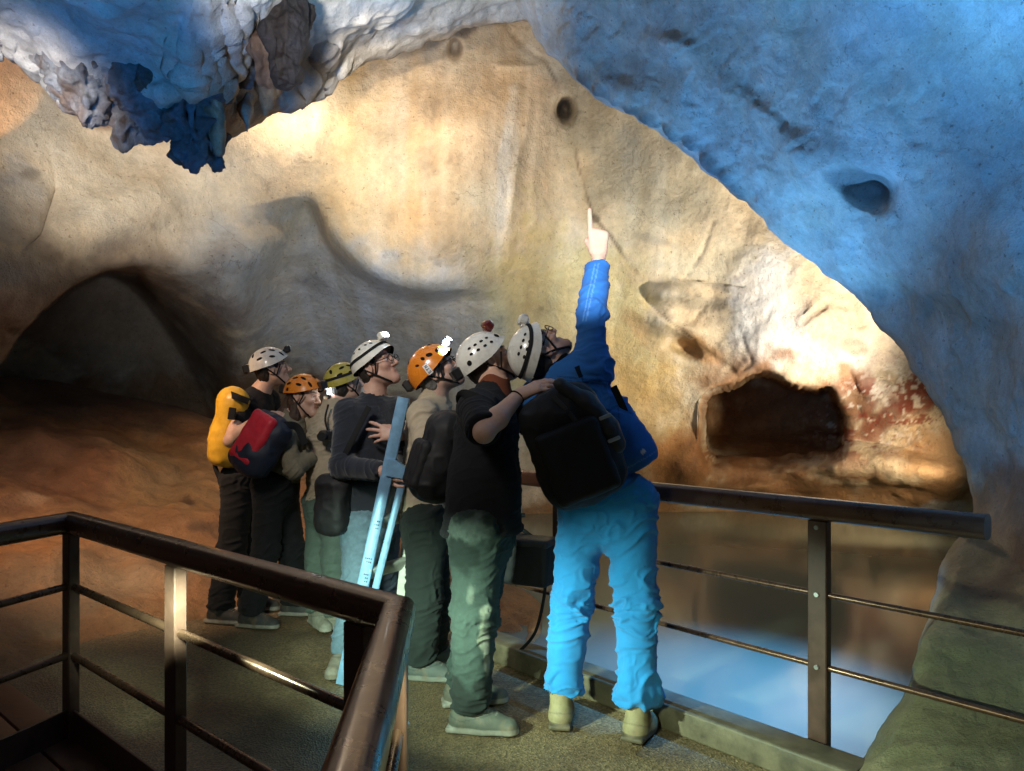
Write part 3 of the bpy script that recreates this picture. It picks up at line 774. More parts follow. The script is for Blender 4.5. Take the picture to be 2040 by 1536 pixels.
# timber deck inside the left handrail
M_PLANK = plain('wet_deck_planks', (.13, .06, .032), .35, noise=.4, nscale=6, bump=.4, bscale=30, bdist=.003)
LA, LB = Vector((-1.80, 3.04, 0)), Vector((-.26, 1.70, 0))
dd = (LB - LA).normalized(); dn = Vector((dd.y, -dd.x, 0)).normalized()
if dn.y > 0: dn = -dn
pk = MB()
for k in range(9):
    a = LA + dn * (.05 + k * .145) - dd * 1.2; b_ = LA + dn * (.05 + k * .145) + dd * (2.0)
    pk.sweep([a + Vector((0, 0, .0)), b_ + Vector((0, 0, .0))], rounded(.135, .05, .006, 2))
tag(pk.build('deck', M_PLANK, smooth=True), kind='structure')

# ---------------------------------------------------------------- handrails
M_RAIL = plain('brown_painted_steel', (.105, .045, .026), .30, metal=.25, spec=.6, noise=.22, nscale=14, bump=.12, bscale=90, coat=.25)
M_POST = plain('dark_brown_post', (.075, .036, .024), .42, metal=.2, noise=.3, nscale=12, bump=.15, bscale=80)
M_BAR = plain('brown_steel_bar', (.12, .06, .035), .28, metal=.55, noise=.2, nscale=20)
M_STEEL = plain('bright_bolt', (.6, .6, .58), .3, metal=1.0)


def bolt(p, d, parent):
    q = MB()
    d = Vector(d).normalized()
    q.tube([Vector(p), Vector(p) + d * .008], .009, 10)
    return q.build('bolt', M_STEEL, parent, smooth=True)


def rail_run(name, pts, h, label, posts, bars, side, post_bottom=0.0, toe=None, bar_r=.012, prof=None, bar_ext=None):
    """pts: ground points of the top rail; posts: (point, axis direction)"""
    root = empty(name, pts[0], label, 'handrail')
    m = MB()
    m.sweep([Vector((p.x, p.y, h - .042)) for p in pts], prof or rounded(.075, .084, .028))
    m.build('top_rail', M_RAIL, root, smooth=True)
    for p, d in posts:
        pm = MB()
        ang = math.atan2(d.y, d.x)
        rot = Matrix.Rotation(ang, 3, 'Z')
        pm.box((p.x, p.y, (post_bottom + h - .084) / 2), .075, .042, h - .084 - post_bottom, rot, bev=.004)
        po = pm.build('post', M_POST, root)
        for z in bars:
            bolt((p.x + side[0] * .02, p.y + side[1] * .02, z), side, po)
        bolt((p.x + side[0] * .02, p.y + side[1] * .02, h - .11), side, po)
    bp = bar_ext or pts
    for z in bars:
        for a, b_ in zip(bp[:-1], bp[1:]):
            q = MB()
            q.tube([Vector((a.x, a.y, z)), Vector((b_.x, b_.y, z))], bar_r, 12)
            q.build('bar', M_BAR, root, smooth=True)
    if toe:
        for a, b_, off in toe:
            q = MB()
            q.sweep([Vector((a.x, a.y, .075)) + off, Vector((b_.x, b_.y, .075)) + off], rounded(.012, .13, .003, 2))
            q.build('toe_board', M_POST, root)
    return root


# pool side
rp = [epos(-1.25, .03), epos(1.33, .03)]
rail_run('handrail', rp, 1.02, 'dark brown handrail with a cut end along the edge of the pool', [(epos(-.62, .03), EDIR), (epos(.766, .03), EDIR)], (.655, .379), -ENRM, -.3, bar_ext=[epos(-1.25, .03), epos(1.62, .03)])
# walkway side: far post, corner above the walkway, then towards the viewer
LC = Vector((-.175, .55, 0))
LD = LA + Vector((-.36, -1.1, 0))
mid = LA + (LB - LA) * .457
dl = (LC - LB).normalized()
r_ = rail_run('handrail', [LD, LA, LB, LC], .94, 'brown rounded handrail with a sharp corner in front of the walkway', [(LA, dd), (mid, dd), (LA + (LB - LA) * .93, dd), (LB, dl), (LA + (LD - LA) * .85, (LD - LA).normalized())],
              (.64, .36), -dn, 0, toe=[(LA, LB, Vector((0, 0, 0))), (LD, LA, Vector((0, 0, 0)))], bar_r=.015)

# ================================================================ people
# ---------------------------------------------------------------- distance fields meshed with surface nets
class Field:
    def __init__(s, lo, hi, vox):
        s.lo = np.array(lo, float); s.vox = vox
        s.n = np.ceil((np.array(hi, float) - s.lo) / vox).astype(int) + 1
        s.d = np.full(s.n, .08, dtype=np.float32)

    def sub(s, lo, hi, pad):
        a = np.clip(np.floor((np.asarray(lo) - pad - s.lo) / s.vox).astype(int), 0, s.n)
        b = np.clip(np.ceil((np.asarray(hi) + pad - s.lo) / s.vox).astype(int) + 1, 0, s.n)
        sl = tuple(slice(i, j) for i, j in zip(a, b))
        ax = [s.lo[k] + np.arange(a[k], b[k]) * s.vox for k in range(3)]
        P = np.stack(np.meshgrid(*ax, indexing='ij'), -1) if all(b > a) else None
        return sl, P

    def put(s, fn, lo, hi, k=.02, op='add', pad=None):
        sl, P = s.sub(lo, hi, (k + .03) if pad is None else pad)
        if P is None or P.size == 0:
            return s
        v = fn(P).astype(np.float32); d = s.d[sl]
        if op == 'add':
            h = np.maximum(k - np.abs(d - v), 0) / k
            s.d[sl] = np.minimum(d, v) - h * h * k * .25
        else:
            v = -v
            h = np.maximum(k - np.abs(d - v), 0) / k
            s.d[sl] = np.maximum(d, v) + h * h * k * .25
        return s

    def cap(s, a, b, ra, rb, k=.02, flat=None, op='add'):
        a, b = np.array(a, float), np.array(b, float)
        ba = b - a
        if flat is not None:
            ax, fct = np.array(flat[0], float), flat[1]
            ax = ax / np.linalg.norm(ax)
            ba = ba + (fct - 1) * ba.dot(ax) * ax
        L = ba.dot(ba) + 1e-12
        m = max(ra, rb)

        def fn(P):
            q = P - a
            if flat is not None:
                q = q + (fct - 1) * (q @ ax)[..., None] * ax
            t = np.clip((q @ ba) / L, 0, 1)
            r = ra + (rb - ra) * t
            q = q - t[..., None] * ba
            return np.sqrt((q * q).sum(-1)) - r
        mm = m / min(1, flat[1]) if flat is not None else m
        return s.put(fn, np.minimum(a, b) - mm, np.maximum(a, b) + mm, k, op)

    def chain(s, pts, rs, k=.015, flat=None):
        for i in range(len(pts) - 1):
            s.cap(pts[i], pts[i + 1], rs[i], rs[i + 1], k, flat)
        return s

    def ell(s, c, r, M=None, k=.02, op='add'):
        c = np.array(c, float); r = np.array(r, float)
        M = np.eye(3) if M is None else np.array(M, float)

        def fn(P):
            l = (P - c) @ M
            k0 = np.sqrt(((l / r) ** 2).sum(-1)); k1 = np.sqrt(((l / (r * r)) ** 2).sum(-1)) + 1e-9
            return k0 * (k0 - 1) / k1
        return s.put(fn, c - r.max(), c + r.max(), k, op)

    def box(s, c, h, M=None, rad=.02, k=.02, op='add'):
        c = np.array(c, float); h = np.array(h, float)
        M = np.eye(3) if M is None else np.array(M, float)

        def fn(P):
            q = np.abs((P - c) @ M) - (h - rad)
            return np.sqrt((np.maximum(q, 0) ** 2).sum(-1)) + np.minimum(q.max(-1), 0) - rad
        R_ = np.linalg.norm(h)
        return s.put(fn, c - R_, c + R_, k, op)

    def cut(s, p, n, lo=None, hi=None, k=.008):
        """remove what lies on the side n points to, optionally only within a box"""
        p = np.array(p, float); n = np.array(n, float); n = n / np.linalg.norm(n)
        lo = s.lo if lo is None else lo; hi = s.lo + s.n * s.vox if hi is None else hi
        return s.put(lambda P: -((P - p) @ n), lo, hi, k, 'sub', 0)

    def mesh(s):
        d = s.d; ins = d < 0
        nx, ny, nz = d.shape
        cnt = np.zeros((nx - 1, ny - 1, nz - 1), np.int8)
        offs = [(i, j, k) for i in (0, 1) for j in (0, 1) for k in (0, 1)]
        for i, j, k in offs:
            cnt += ins[i:nx - 1 + i, j:ny - 1 + j, k:nz - 1 + k]
        c = np.argwhere((cnt > 0) & (cnt < 8))
        flat = (c[:, 0] * (ny - 1) + c[:, 1]) * (nz - 1) + c[:, 2]
        vals = np.stack([d[c[:, 0] + i, c[:, 1] + j, c[:, 2] + k] for i, j, k in offs], 1)
        acc = np.zeros((len(c), 3)); num = np.zeros(len(c))
        O = np.array(offs, float)
        for a in range(8):
            for b in range(a + 1, 8):
                if np.abs(O[a] - O[b]).sum() != 1: continue
                va, vb = vals[:, a], vals[:, b]
                m = (va < 0) != (vb < 0)
                t = va[m] / (va[m] - vb[m])
                acc[m] += O[a] + (O[b] - O[a]) * t[:, None]; num[m] += 1
        V = s.lo + (c + acc / num[:, None]) * s.vox
        quads = []
        st = ((ny - 1) * (nz - 1), nz - 1, 1)
        for ax in range(3):
            sl0 = [slice(1, -1)] * 3; sl1 = [slice(1, -1)] * 3
            sl0[ax] = slice(0, -1); sl1[ax] = slice(1, None)
            A, B = ins[tuple(sl0)], ins[tuple(sl1)]
            e = np.argwhere(A != B)
            fl = A[e[:, 0], e[:, 1], e[:, 2]]
            e = e + 1; e[:, ax] -= 1
            f = (e[:, 0] * (ny - 1) + e[:, 1]) * (nz - 1) + e[:, 2]
            u, v = [(1, 2), (2, 0), (0, 1)][ax]
            q = np.stack([f, f - st[u], f - st[u] - st[v], f - st[v]], 1)
            q[~fl] = q[~fl][:, ::-1]
            quads.append(q)
        q = np.concatenate(quads)
        return V, np.searchsorted(flat, q)


def vnormals(V, Q):
    n = np.cross(V[Q[:, 2]] - V[Q[:, 0]], V[Q[:, 3]] - V[Q[:, 1]])
    out = np.zeros_like(V)
    for k in range(4):
        np.add.at(out, Q[:, k], n)
    return out / (np.linalg.norm(out, axis=1, keepdims=True) + 1e-12)


def relax(V, Q, it=2, f=.5):
    for _ in range(it):
        s = np.zeros_like(V); c = np.zeros(len(V))
        for a, b in ((0, 1), (1, 2), (2, 3), (3, 0)):
            np.add.at(s, Q[:, a], V[Q[:, b]]); np.add.at(s, Q[:, b], V[Q[:, a]])
            np.add.at(c, Q[:, a], 1); np.add.at(c, Q[:, b], 1)
        V = V * (1 - f) + f * s / c[:, None]
    return V


def folds(V, Nn, limbs, amp, seed=0, freq=26.0, base=.35, bunch=()):
    """cloth wrinkles: ridges that run round each limb, stronger near joints and bunches (point, radius, gain)"""
    best = np.full(len(V), 1e9); H = np.zeros(len(V)); U = np.zeros((len(V), 2)); Lm = np.zeros(len(V)); T = np.zeros(len(V))
    for a, b in limbs:
        a, b = np.array(a, float), np.array(b, float)
        ba = b - a; L = np.linalg.norm(ba); w = ba / L
        q = V - a
        t = np.clip(q @ w, 0, L)
        d = np.linalg.norm(q - t[:, None] * w, axis=1)
        e1 = np.cross(w, (0.3, 1, .1)); e1 /= np.linalg.norm(e1); e2 = np.cross(w, e1)
        m = d < best
        best[m] = d[m]; H[m] = (q @ w)[m]; U[m, 0] = (q @ e1)[m]; U[m, 1] = (q @ e2)[m]; T[m] = t[m] / L; Lm[m] = L
    C = np.stack([H * freq + U[:, 0] * freq * .35, U[:, 0] * freq * .22, U[:, 1] * freq * .22], 1)
    C = C + .7 * np.stack([vnoise(V * 9.0, seed + 3), vnoise(V * 9.0, seed + 4), vnoise(V * 9.0, seed + 5)], 1)
    r = np.clip(1 - np.abs(vnoise(C, seed)) * 2.6, 0, 1) ** 1.4
    r2 = np.clip(1 - np.abs(vnoise(C * 1.9 + 5, seed + 1)) * 2.8, 0, 1) ** 1.4
    g = base + (1 - base) * np.exp(-((np.minimum(T, 1 - T) * Lm) / .09) ** 2)
    for p, rad, gain in bunch:
        g = g + gain * np.exp(-(np.linalg.norm(V - np.array(p), axis=1) / rad) ** 2)
    lump = vnoise(V * 5.0, seed + 8) * .35
    g = np.maximum(g, .04)
    return V + Nn * ((r * 1.0 + r2 * .5 + lump - .3) * amp * g)[:, None]


# ---------------------------------------------------------------- materials for people
def cloth(name, col, rough=.85, noise=.18, weave=900.0, sheen=.03, attr=False, ns=18.0):
    m = plain(name, col, rough, spec=.2, noise=noise, nscale=ns, bump=.35, bscale=weave, bdist=.001, sheen=sheen, attr=attr)
    return m


M_SKIN = plain('skin', (.55, .33, .24), .48, spec=.4, noise=.08, nscale=60, bump=.12, bscale=300, bdist=.001, attr=True, sss=.12)
M_HAIRD = plain('dark_hair', (.022, .016, .012), .55, spec=.4, noise=.5, nscale=160, bump=.8, bscale=260, bdist=.004)
M_HAIRB = plain('brown_hair', (.055, .028, .016), .5, spec=.4, noise=.5, nscale=120, bump=.9, bscale=220, bdist=.004)
M_HAIRG = plain('grey_hair', (.13, .12, .11), .6, spec=.3, noise=.5, nscale=160, bump=.8, bscale=260, bdist=.004)
M_HWHITE = plain('white_helmet_shell', (.66, .64, .58), .28, spec=.5, noise=.12, nscale=22, coat=.4)
M_HORANGE = plain('orange_helmet_shell', (.72, .22, .02), .26, spec=.5, noise=.1, nscale=20, coat=.4)
M_HYELLOW = plain('yellow_helmet_shell', (.40, .33, .06), .3, spec=.5, noise=.1, nscale=20, coat=.3)
M_BLACKP = plain('black_plastic', (.014, .014, .015), .38, spec=.5)
M_WEB = plain('black_webbing', (.012, .012, .013), .8, spec=.2, bump=.4, bscale=500)
M_HOLE = plain('vent_foam', (.012, .012, .012), .9, spec=.1)
M_LENS = plain('lamp_glass', (.5, .52, .55), .08, spec=.8)
M_LIT = plain('lit_lamp', (.9, .95, 1), .3, emit=(.85, .95, 1.0), estr=22)
M_METALD = plain('dark_wire', (.03, .03, .03), .3, metal=.8)
M_GLASS = plain('spectacle_lens', (.35, .36, .38), .05, spec=.8)
M_REDP = plain('dark_red_plastic', (.10, .012, .010), .3, spec=.5)
M_STICK = plain('white_sticker', (.70, .71, .72), .4)
M_INK = plain('blue_black_ink', (.02, .03, .07), .5)


def basis(fwd, up):
    f = Vector(fwd).normalized()
    u = Vector(up); u = (u - f * u.dot(f)).normalized()
    r = f.cross(u)
    return np.array([[r.x, f.x, u.x], [r.y, f.y, u.y], [r.z, f.z, u.z]])      # columns: right, forward, up


def rot_about(v, ax, ang):
    return np.array(Matrix.Rotation(ang, 3, Vector(ax)) @ Vector(v))


def add_head(F_, c, M, neck, s=1.0):
    c = np.array(c, float)
    L = lambda x, y, z: c + M @ (np.array((x, y, z)) * s)
    E = lambda x, y, z, r, k, op='add': F_.ell(L(x, y, z), np.array(r) * s, M, k, op)
    E(0, -.012, .035, (.075, .094, .088), .02)
    E(0, .028, -.045, (.056, .060, .072), .04)
    F_.cap(L(-.046, .01, -.06), L(0, .068, -.098), .020 * s, .020 * s, .03)
    F_.cap(L(.046, .01, -.06), L(0, .068, -.098), .020 * s, .020 * s, .03)
    E(0, .074, -.098, (.020, .018, .018), .02)
    E(-.038, .064, -.022, (.024, .022, .022), .02); E(.038, .064, -.022, (.024, .022, .022), .02)
    for x in (-.031, .031):
        E(x, .098, .004, (.017, .018, .012), .012, 'sub')
        E(x, .074, .004, (.0135, .0135, .0125), .003)
    F_.cap(L(-.042, .079, .024), L(-.012, .091, .026), .009 * s, .009 * s, .012)
    F_.cap(L(.042, .079, .024), L(.012, .091, .026), .009 * s, .009 * s, .012)
    F_.cap(L(0, .088, .014), L(0, .114, -.028), .008 * s, .0125 * s, .012)
    for x in (-.012, .012):
        E(x, .099, -.033, (.009, .011, .008), .006)
    F_.cap(L(-.019, .084, -.058), L(.019, .084, -.058), .0075 * s, .0075 * s, .006)
    F_.cap(L(-.016, .083, -.069), L(.016, .083, -.069), .0085 * s, .0085 * s, .004)
    for x in (-1, 1):
        E(x * .079, -.012, -.006, (.011, .023, .033), .008)
        E(x * .089, -.008, -.004, (.006, .013, .022), .005, 'sub')
        E(x * .080, -.014, -.032, (.008, .011, .011), .006)
    F_.cap(L(0, -.028, -.05), neck, .054 * s, .060 * s, .03)


def head_col(V, c, M, tone, s=1.0, stubble=0.0):
    l = ((V - np.array(c, float)) @ M) / s
    x, y, z = np.abs(l[:, 0]), l[:, 1], l[:, 2]
    col = np.ones((len(V), 3)) * np.array(tone)
    def mixin(w, cc):
        nonlocal col
        col = col * (1 - w[:, None]) + np.array(cc) * w[:, None]
    g = lambda a, b, cc, ra, rb, rc: np.exp(-(((x - a) / ra) ** 2 + ((y - b) / rb) ** 2 + ((z - cc) / rc) ** 2))
    near = (np.linalg.norm(l, axis=1) < .17)
    mixin(g(0, .09, -.063, .024, .02, .009) * .75 * near, (tone[0] * .75, tone[1] * .42, tone[2] * .42))
    mixin(g(.04, .07, -.025, .022, .03, .018) * .35 * near, (tone[0] * .95, tone[1] * .62, tone[2] * .58))
    mixin(g(0, .112, -.03, .014, .02, .016) * .3 * near, (tone[0] * .92, tone[1] * .6, tone[2] * .55))
    mixin(np.clip(g(.029, .085, .030, .017, .02, .0045) * 1.3, 0, .85) * near, (.05, .03, .02))
    mixin(((np.hypot(x - .031, z - .004) < .0105) & (y > .079) & near) * .8, (.62, .6, .57))
    mixin(((np.hypot(x - .030, z - .005) < .0058) & (y > .079) & near) * 1.0, (.03, .02, .015))
    if stubble:
        mixin(sstep(-.04, -.075, z) * sstep(-.02, .03, y) * near * stubble, (.10, .075, .06))
    return col


def add_hand(F_, wr, d, back, thumb, curls, thumb_pose=(.75, .5), s=1.0, spread=.0):
    """palm, four jointed fingers of unequal length and a thumb; d: towards the fingers, back: back of the hand, thumb: towards the thumb side"""
    wr = np.array(wr, float)
    d = np.array(d, float); d /= np.linalg.norm(d)
    back = np.array(back, float); back -= d * back.dot(d); back /= np.linalg.norm(back)
    lat = np.cross(d, back); lat *= np.sign(lat.dot(np.array(thumb, float))) or 1
    offs = (.030, .010, -.010, -.028); mets = (.086, .090, .085, .077)
    lens = ((.043, .026, .020), (.048, .030, .021), (.044, .028, .021), (.034, .021, .018))
    rad = (.0102, .0102, .0096, .0085)
    F_.cap(wr - d * .01, wr + d * .02, .025 * s, .027 * s, .015, (back, 1.4))
    for i in range(4):
        k = wr + (d * mets[i] + lat * offs[i]) * s
        b0 = wr + (d * .018 + lat * offs[i] * .6) * s
        F_.cap(b0, k, .0135 * s, .0118 * s, .018)
        ang = 0; p = k
        dirv = d + lat * spread * (1.5 - i) * .5; dirv /= np.linalg.norm(dirv)
        for j in range(3):
            ang += curls[i][j]
            v = rot_about(dirv, lat, 0)
            v = dirv * math.cos(ang) - back * math.sin(ang)
            q = p + v * lens[i][j] * s
            F_.cap(p, q, rad[i] * s * (1 - .07 * j), rad[i] * s * (1 - .07 * (j + 1)), .005)
            p = q
    t0 = wr + (d * .020 + lat * .022 - back * .006) * s
    sp, cu = thumb_pose
    v = d * math.cos(sp) + lat * math.sin(sp) - back * .25
    v /= np.linalg.norm(v)
    t1 = t0 + v * .044 * s
    F_.cap(t0, t1, .0155 * s, .0115 * s, .014)
    v2 = d * math.cos(sp - cu) + lat * math.sin(sp - cu) - back * .3; v2 /= np.linalg.norm(v2)
    t2 = t1 + v2 * .032 * s
    F_.cap(t1, t2, .0108 * s, .0095 * s, .005)
    v3 = d * math.cos(sp - cu * 1.6) + lat * math.sin(sp - cu * 1.6) - back * .35; v3 /= np.linalg.norm(v3)
    F_.cap(t2, t2 + v3 * .026 * s, .0098 * s, .0082 * s, .005)


def bounds(pts, pad):
    P = np.array([np.array(p, float) for p in pts])
    return P.min(0) - pad, P.max(0) + pad


def sdf_obj(name, F_, mat, parent, col=None, fold=None, it=1):
    V, Q = F_.mesh()
    V = relax(V, Q, it, .5)
    if fold:
        V = fold(V, vnormals(V, Q))
    c = col(V) if callable(col) else col
    return new_mesh(name, V, None, mat, parent, quads=Q, col=c)


# ---------------------------------------------------------------- helmets and glasses
def make_helmet(parent, c, M, shell, vents=(), lamp_at=(90, 40), lit=False, lamp_mat=None, band=True, battery=False, sticker=None, size=1.0, peak=.012, lamp_tilt=0.0, strap=True, low=0.0, lamp_style='box'):
    c = np.array(c, float)
    rx, ry, rz = .112 * size, .137 * size, .128 * size
    o = np.array((0, -.010, .022))
    G = lambda p: c + M @ np.array(p, float)

    def surf(phi, th, k=1.0):
        sx, sy = math.cos(phi), math.sin(phi)
        return o + np.array((rx * math.sin(th) * sx * k, ry * math.sin(th) * sy * k, rz * math.cos(th) * k))

    def th_rim(phi):
        f = math.sin(phi)                                     # 1 at the front, -1 at the back
        z = .022 + .020 * max(0, f) ** 2 - .034 * (1 - abs(f)) * .8 - .040 * max(0, -f) - low
        return math.acos(max(-.6, min(.9, z / rz)))
    m = MB()
    nph, nth = 48, 14
    V, Fc = [], []
    for j in range(nth + 4):
        for i in range(nph):
            phi = 2 * math.pi * i / nph
            tr = th_rim(phi)
            if j <= nth:
                th = tr * (j / nth) ** .8
                k = 1.0 + (.02 + peak * max(0, math.sin(phi)) ** 3 * 4) * max(0, (j / nth - .82) / .18) ** 2
                p = surf(phi, max(th, .0001), k)
                seam = abs(math.cos(phi)) if False else 0
            else:
                k = (1.0 + .02 + peak * max(0, math.sin(phi)) ** 3 * 4) - (.012, .07, .10)[j - nth - 1]
                p = surf(phi, tr - (0.0, -.01, .12)[j - nth - 1], k)
            V.append(G(p))
    for j in range(nth + 3):
        for i in range(nph):
            a, b = j * nph + i, j * nph + (i + 1) % nph
            Fc.append((a, a + nph, b + nph, b))
    m.add(V, Fc, 0)
    for f in range(len(Fc)):
        if f >= (nth + 1) * nph: m.m[f] = 1
    for phi, th, a, b, ro in vents:                           # holes: dark dishes just proud of the shell
        phi, th, ro = R(phi), R(th), R(ro)
        p0 = surf(phi, th)
        e1 = surf(phi + .01, th) - p0; e1 /= np.linalg.norm(e1)
        e2 = surf(phi, th + .01) - p0; e2 /= np.linalg.norm(e2)
        ring, VV = 14, []
        for rr in (1.0, .0):
            for q in range(ring if rr else 1):
                al = 2 * math.pi * q / ring
                u = (math.cos(al) * math.cos(ro) * a - math.sin(al) * math.sin(ro) * b) * rr
                v = (math.cos(al) * math.sin(ro) * a + math.sin(al) * math.cos(ro) * b) * rr
                p = p0 + e1 * u + e2 * v - o
                l = math.sqrt((p[0] / rx) ** 2 + (p[1] / ry) ** 2 + (p[2] / rz) ** 2)
                VV.append(G(o + p / l * 1.012))
        m.add(VV, [(q, (q + 1) % ring, ring) for q in range(ring)], 1)
    h = m.build('helmet', [shell, M_HOLE], parent, smooth=True)
    if band:                                                  # elastic band of the lamp, parallel to the rim
        b_ = MB(); path, n = [], 40
        V2, F2 = [], []
        for i in range(n + 1):
            phi = 2 * math.pi * i / n
            for dz in (-.17, .0):
                tr = th_rim(phi) * .80 + dz * .8
                for k in (1.015, 1.032):
                    V2.append(G(surf(phi, tr, k)))
        for i in range(n):
            a = i * 4
            F2 += [(a + 1, a + 5, a + 7, a + 3), (a, a + 1, a + 5, a + 4)[::-1], (a + 2, a + 3, a + 7, a + 6)]
        b_.add(V2, F2)
        b_.build('lamp_band', M_WEB, h, smooth=True)
    lp, lt = R(lamp_at[0]), R(lamp_at[1])
    p0 = surf(lp, lt, 1.03)
    nrm = np.array((math.cos(lp) * math.sin(lt) / rx, math.sin(lp) * math.sin(lt) / ry, math.cos(lt) / rz)); nrm /= np.linalg.norm(nrm)
    fw = np.array((0, 1.0, lamp_tilt)); fw = fw / np.linalg.norm(fw)
    up_ = nrm - fw * nrm.dot(fw); up_ /= np.linalg.norm(up_)
    rt = np.cross(fw, up_)
    ML = Matrix(((rt[0], fw[0], up_[0]), (rt[1], fw[1], up_[1]), (rt[2], fw[2], up_[2])))
    MW = Matrix(M.tolist()) @ ML
    hm = MB()
    ctr = Vector(G(p0 + nrm * .022))
    hm.box(ctr, .066, .036, .046, MW, bev=.008)
    hm.box(Vector(G(p0 + nrm * .004)), .040, .030, .03, MW, bev=.004)
    hl = hm.build('headlamp', lamp_mat or M_BLACKP, h, smooth=True)
    lm = MB()
    for dx in (-.015, .015) if lamp_style == 'box' else (0,):
        a = ctr + MW @ Vector((dx, .0175, .0)); b2 = ctr + MW @ Vector((dx, .0225, .0))
        lm.tube([a, b2], .0135 if lamp_style == 'box' else .021, 14, mi=0)
    lens_c = lm
    # the lens goes into the lamp's own mesh as a second material, so that the helmet stays two levels deep
    me = hl.data
    vv = [tuple(v.co) for v in me.vertices]; ff = [tuple(p.vertices) for p in me.polygons]
    hb = MB(); hb.v = vv; hb.f = ff; hb.m = [0] * len(ff)
    hb.add(lm.v, lm.f, 1)
    bpy.data.objects.remove(hl)
    hl = hb.build('headlamp', [lamp_mat or M_BLACKP, M_LIT if lit else M_LENS], h, smooth=True)
    if battery:
        bb = MB(); pb = surf(R(-90), R(86), 1.10)
        bb.box(G(pb), .075, .045, .06, Matrix(M.tolist()), bev=.009)
        bb.build('battery_box', M_BLACKP, h, smooth=True)
    if sticker:
        sphi, sth, sw, sh_, ro = sticker
        p0 = surf(R(sphi), R(sth), 1.012)
        e1 = surf(R(sphi) + .01, R(sth)) - surf(R(sphi), R(sth)); e1 /= np.linalg.norm(e1)
        e2 = surf(R(sphi), R(sth) - .01) - surf(R(sphi), R(sth)); e2 -= e1 * e2.dot(e1); e2 /= np.linalg.norm(e2)
        ca, sa = math.cos(R(ro)), math.sin(R(ro))
        f1, f2 = e1 * ca + e2 * sa, -e1 * sa + e2 * ca

        def onto(u, v, k):
            p = p0 + f1 * u + f2 * v - o
            l = math.sqrt((p[0] / rx) ** 2 + (p[1] / ry) ** 2 + (p[2] / rz) ** 2)
            return G(o + p / l * k)
        sm = MB(); nu, nv = 10, 6
        sm.add([onto((i / nu - .5) * sw, (j / nv - .5) * sh_, 1.016) for i in range(nu + 1) for j in range(nv + 1)],
               [(i * (nv + 1) + j, (i + 1) * (nv + 1) + j, (i + 1) * (nv + 1) + j + 1, i * (nv + 1) + j + 1) for i in range(nu) for j in range(nv)])
        for poly in letter_polys('ETN', sh_ * .55):
            sm.add([onto(u, v, 1.022) for u, v in poly], [tuple(range(len(poly)))], 1)
        sm.build('sticker', [M_STICK, M_INK], h)
    if strap:
        st = MB()
        for sx in (-1, 1):
            st.tube([G((sx * .090, -.035, .0)), G((sx * .080, .012, -.050)), G((sx * .045, .055, -.105)), G((0, .060, -.122))], .0055, 6)
            st.tube([G((sx * .088, .05, .015)), G((sx * .080, .015, -.048))], .005, 6)
        st.build('chin_strap', M_WEB, parent, smooth=True)
    return h, Vector(G(p0 + nrm * .03 + fw * .03)), MW @ Vector((0, 1, 0))


def letter_polys(txt, h):
    """block letters drawn with bars, centred on the origin"""
    S = {'E': [(0, 0, .2, 1), (.2, .8, .7, 1), (.2, .4, .6, .6), (.2, 0, .7, .2)], 'T': [(.25, 0, .47, .8), (0, .8, .72, 1)], 'N': [(0, 0, .2, 1), (.55, 0, .75, 1), 'd']}
    out, x = [], 0
    for ch in txt:
        for b in S[ch]:
            if b == 'd':
                out.append([(x + .2, 1), (x + .2, .62), (x + .55, 0), (x + .55, .38)])
            else:
                out.append([(x + b[0], b[1]), (x + b[2], b[1]), (x + b[2], b[3]), (x + b[0], b[3])])
        x += .95
    x -= .2
    return [[((u - x / 2) * h, (v - .5) * h) for u, v in p] for p in out]


def make_glasses(parent, c, M):
    g = MB(); G = lambda x, y, z: Vector(np.array(c, float) + M @ np.array((x, y, z)))
    for sx in (-1, 1):
        n = 16
        ring = [G(sx * .033 + .024 * math.cos(2 * math.pi * k / n), .112 - abs(.014 * math.cos(2 * math.pi * k / n) + sx * 0) * .3, .002 + .019 * math.sin(2 * math.pi * k / n)) for k in range(n + 1)]
        g.tube(ring, .0022, 6)
        g.tube([G(sx * .057, .108, .006), G(sx * .079, .04, .010), G(sx * .082, -.012, .006)], .0022, 6)
    g.tube([G(-.010, .113, .006), G(.010, .113, .006)], .0022, 6)
    return g.build('glasses', M_METALD, parent, smooth=True)


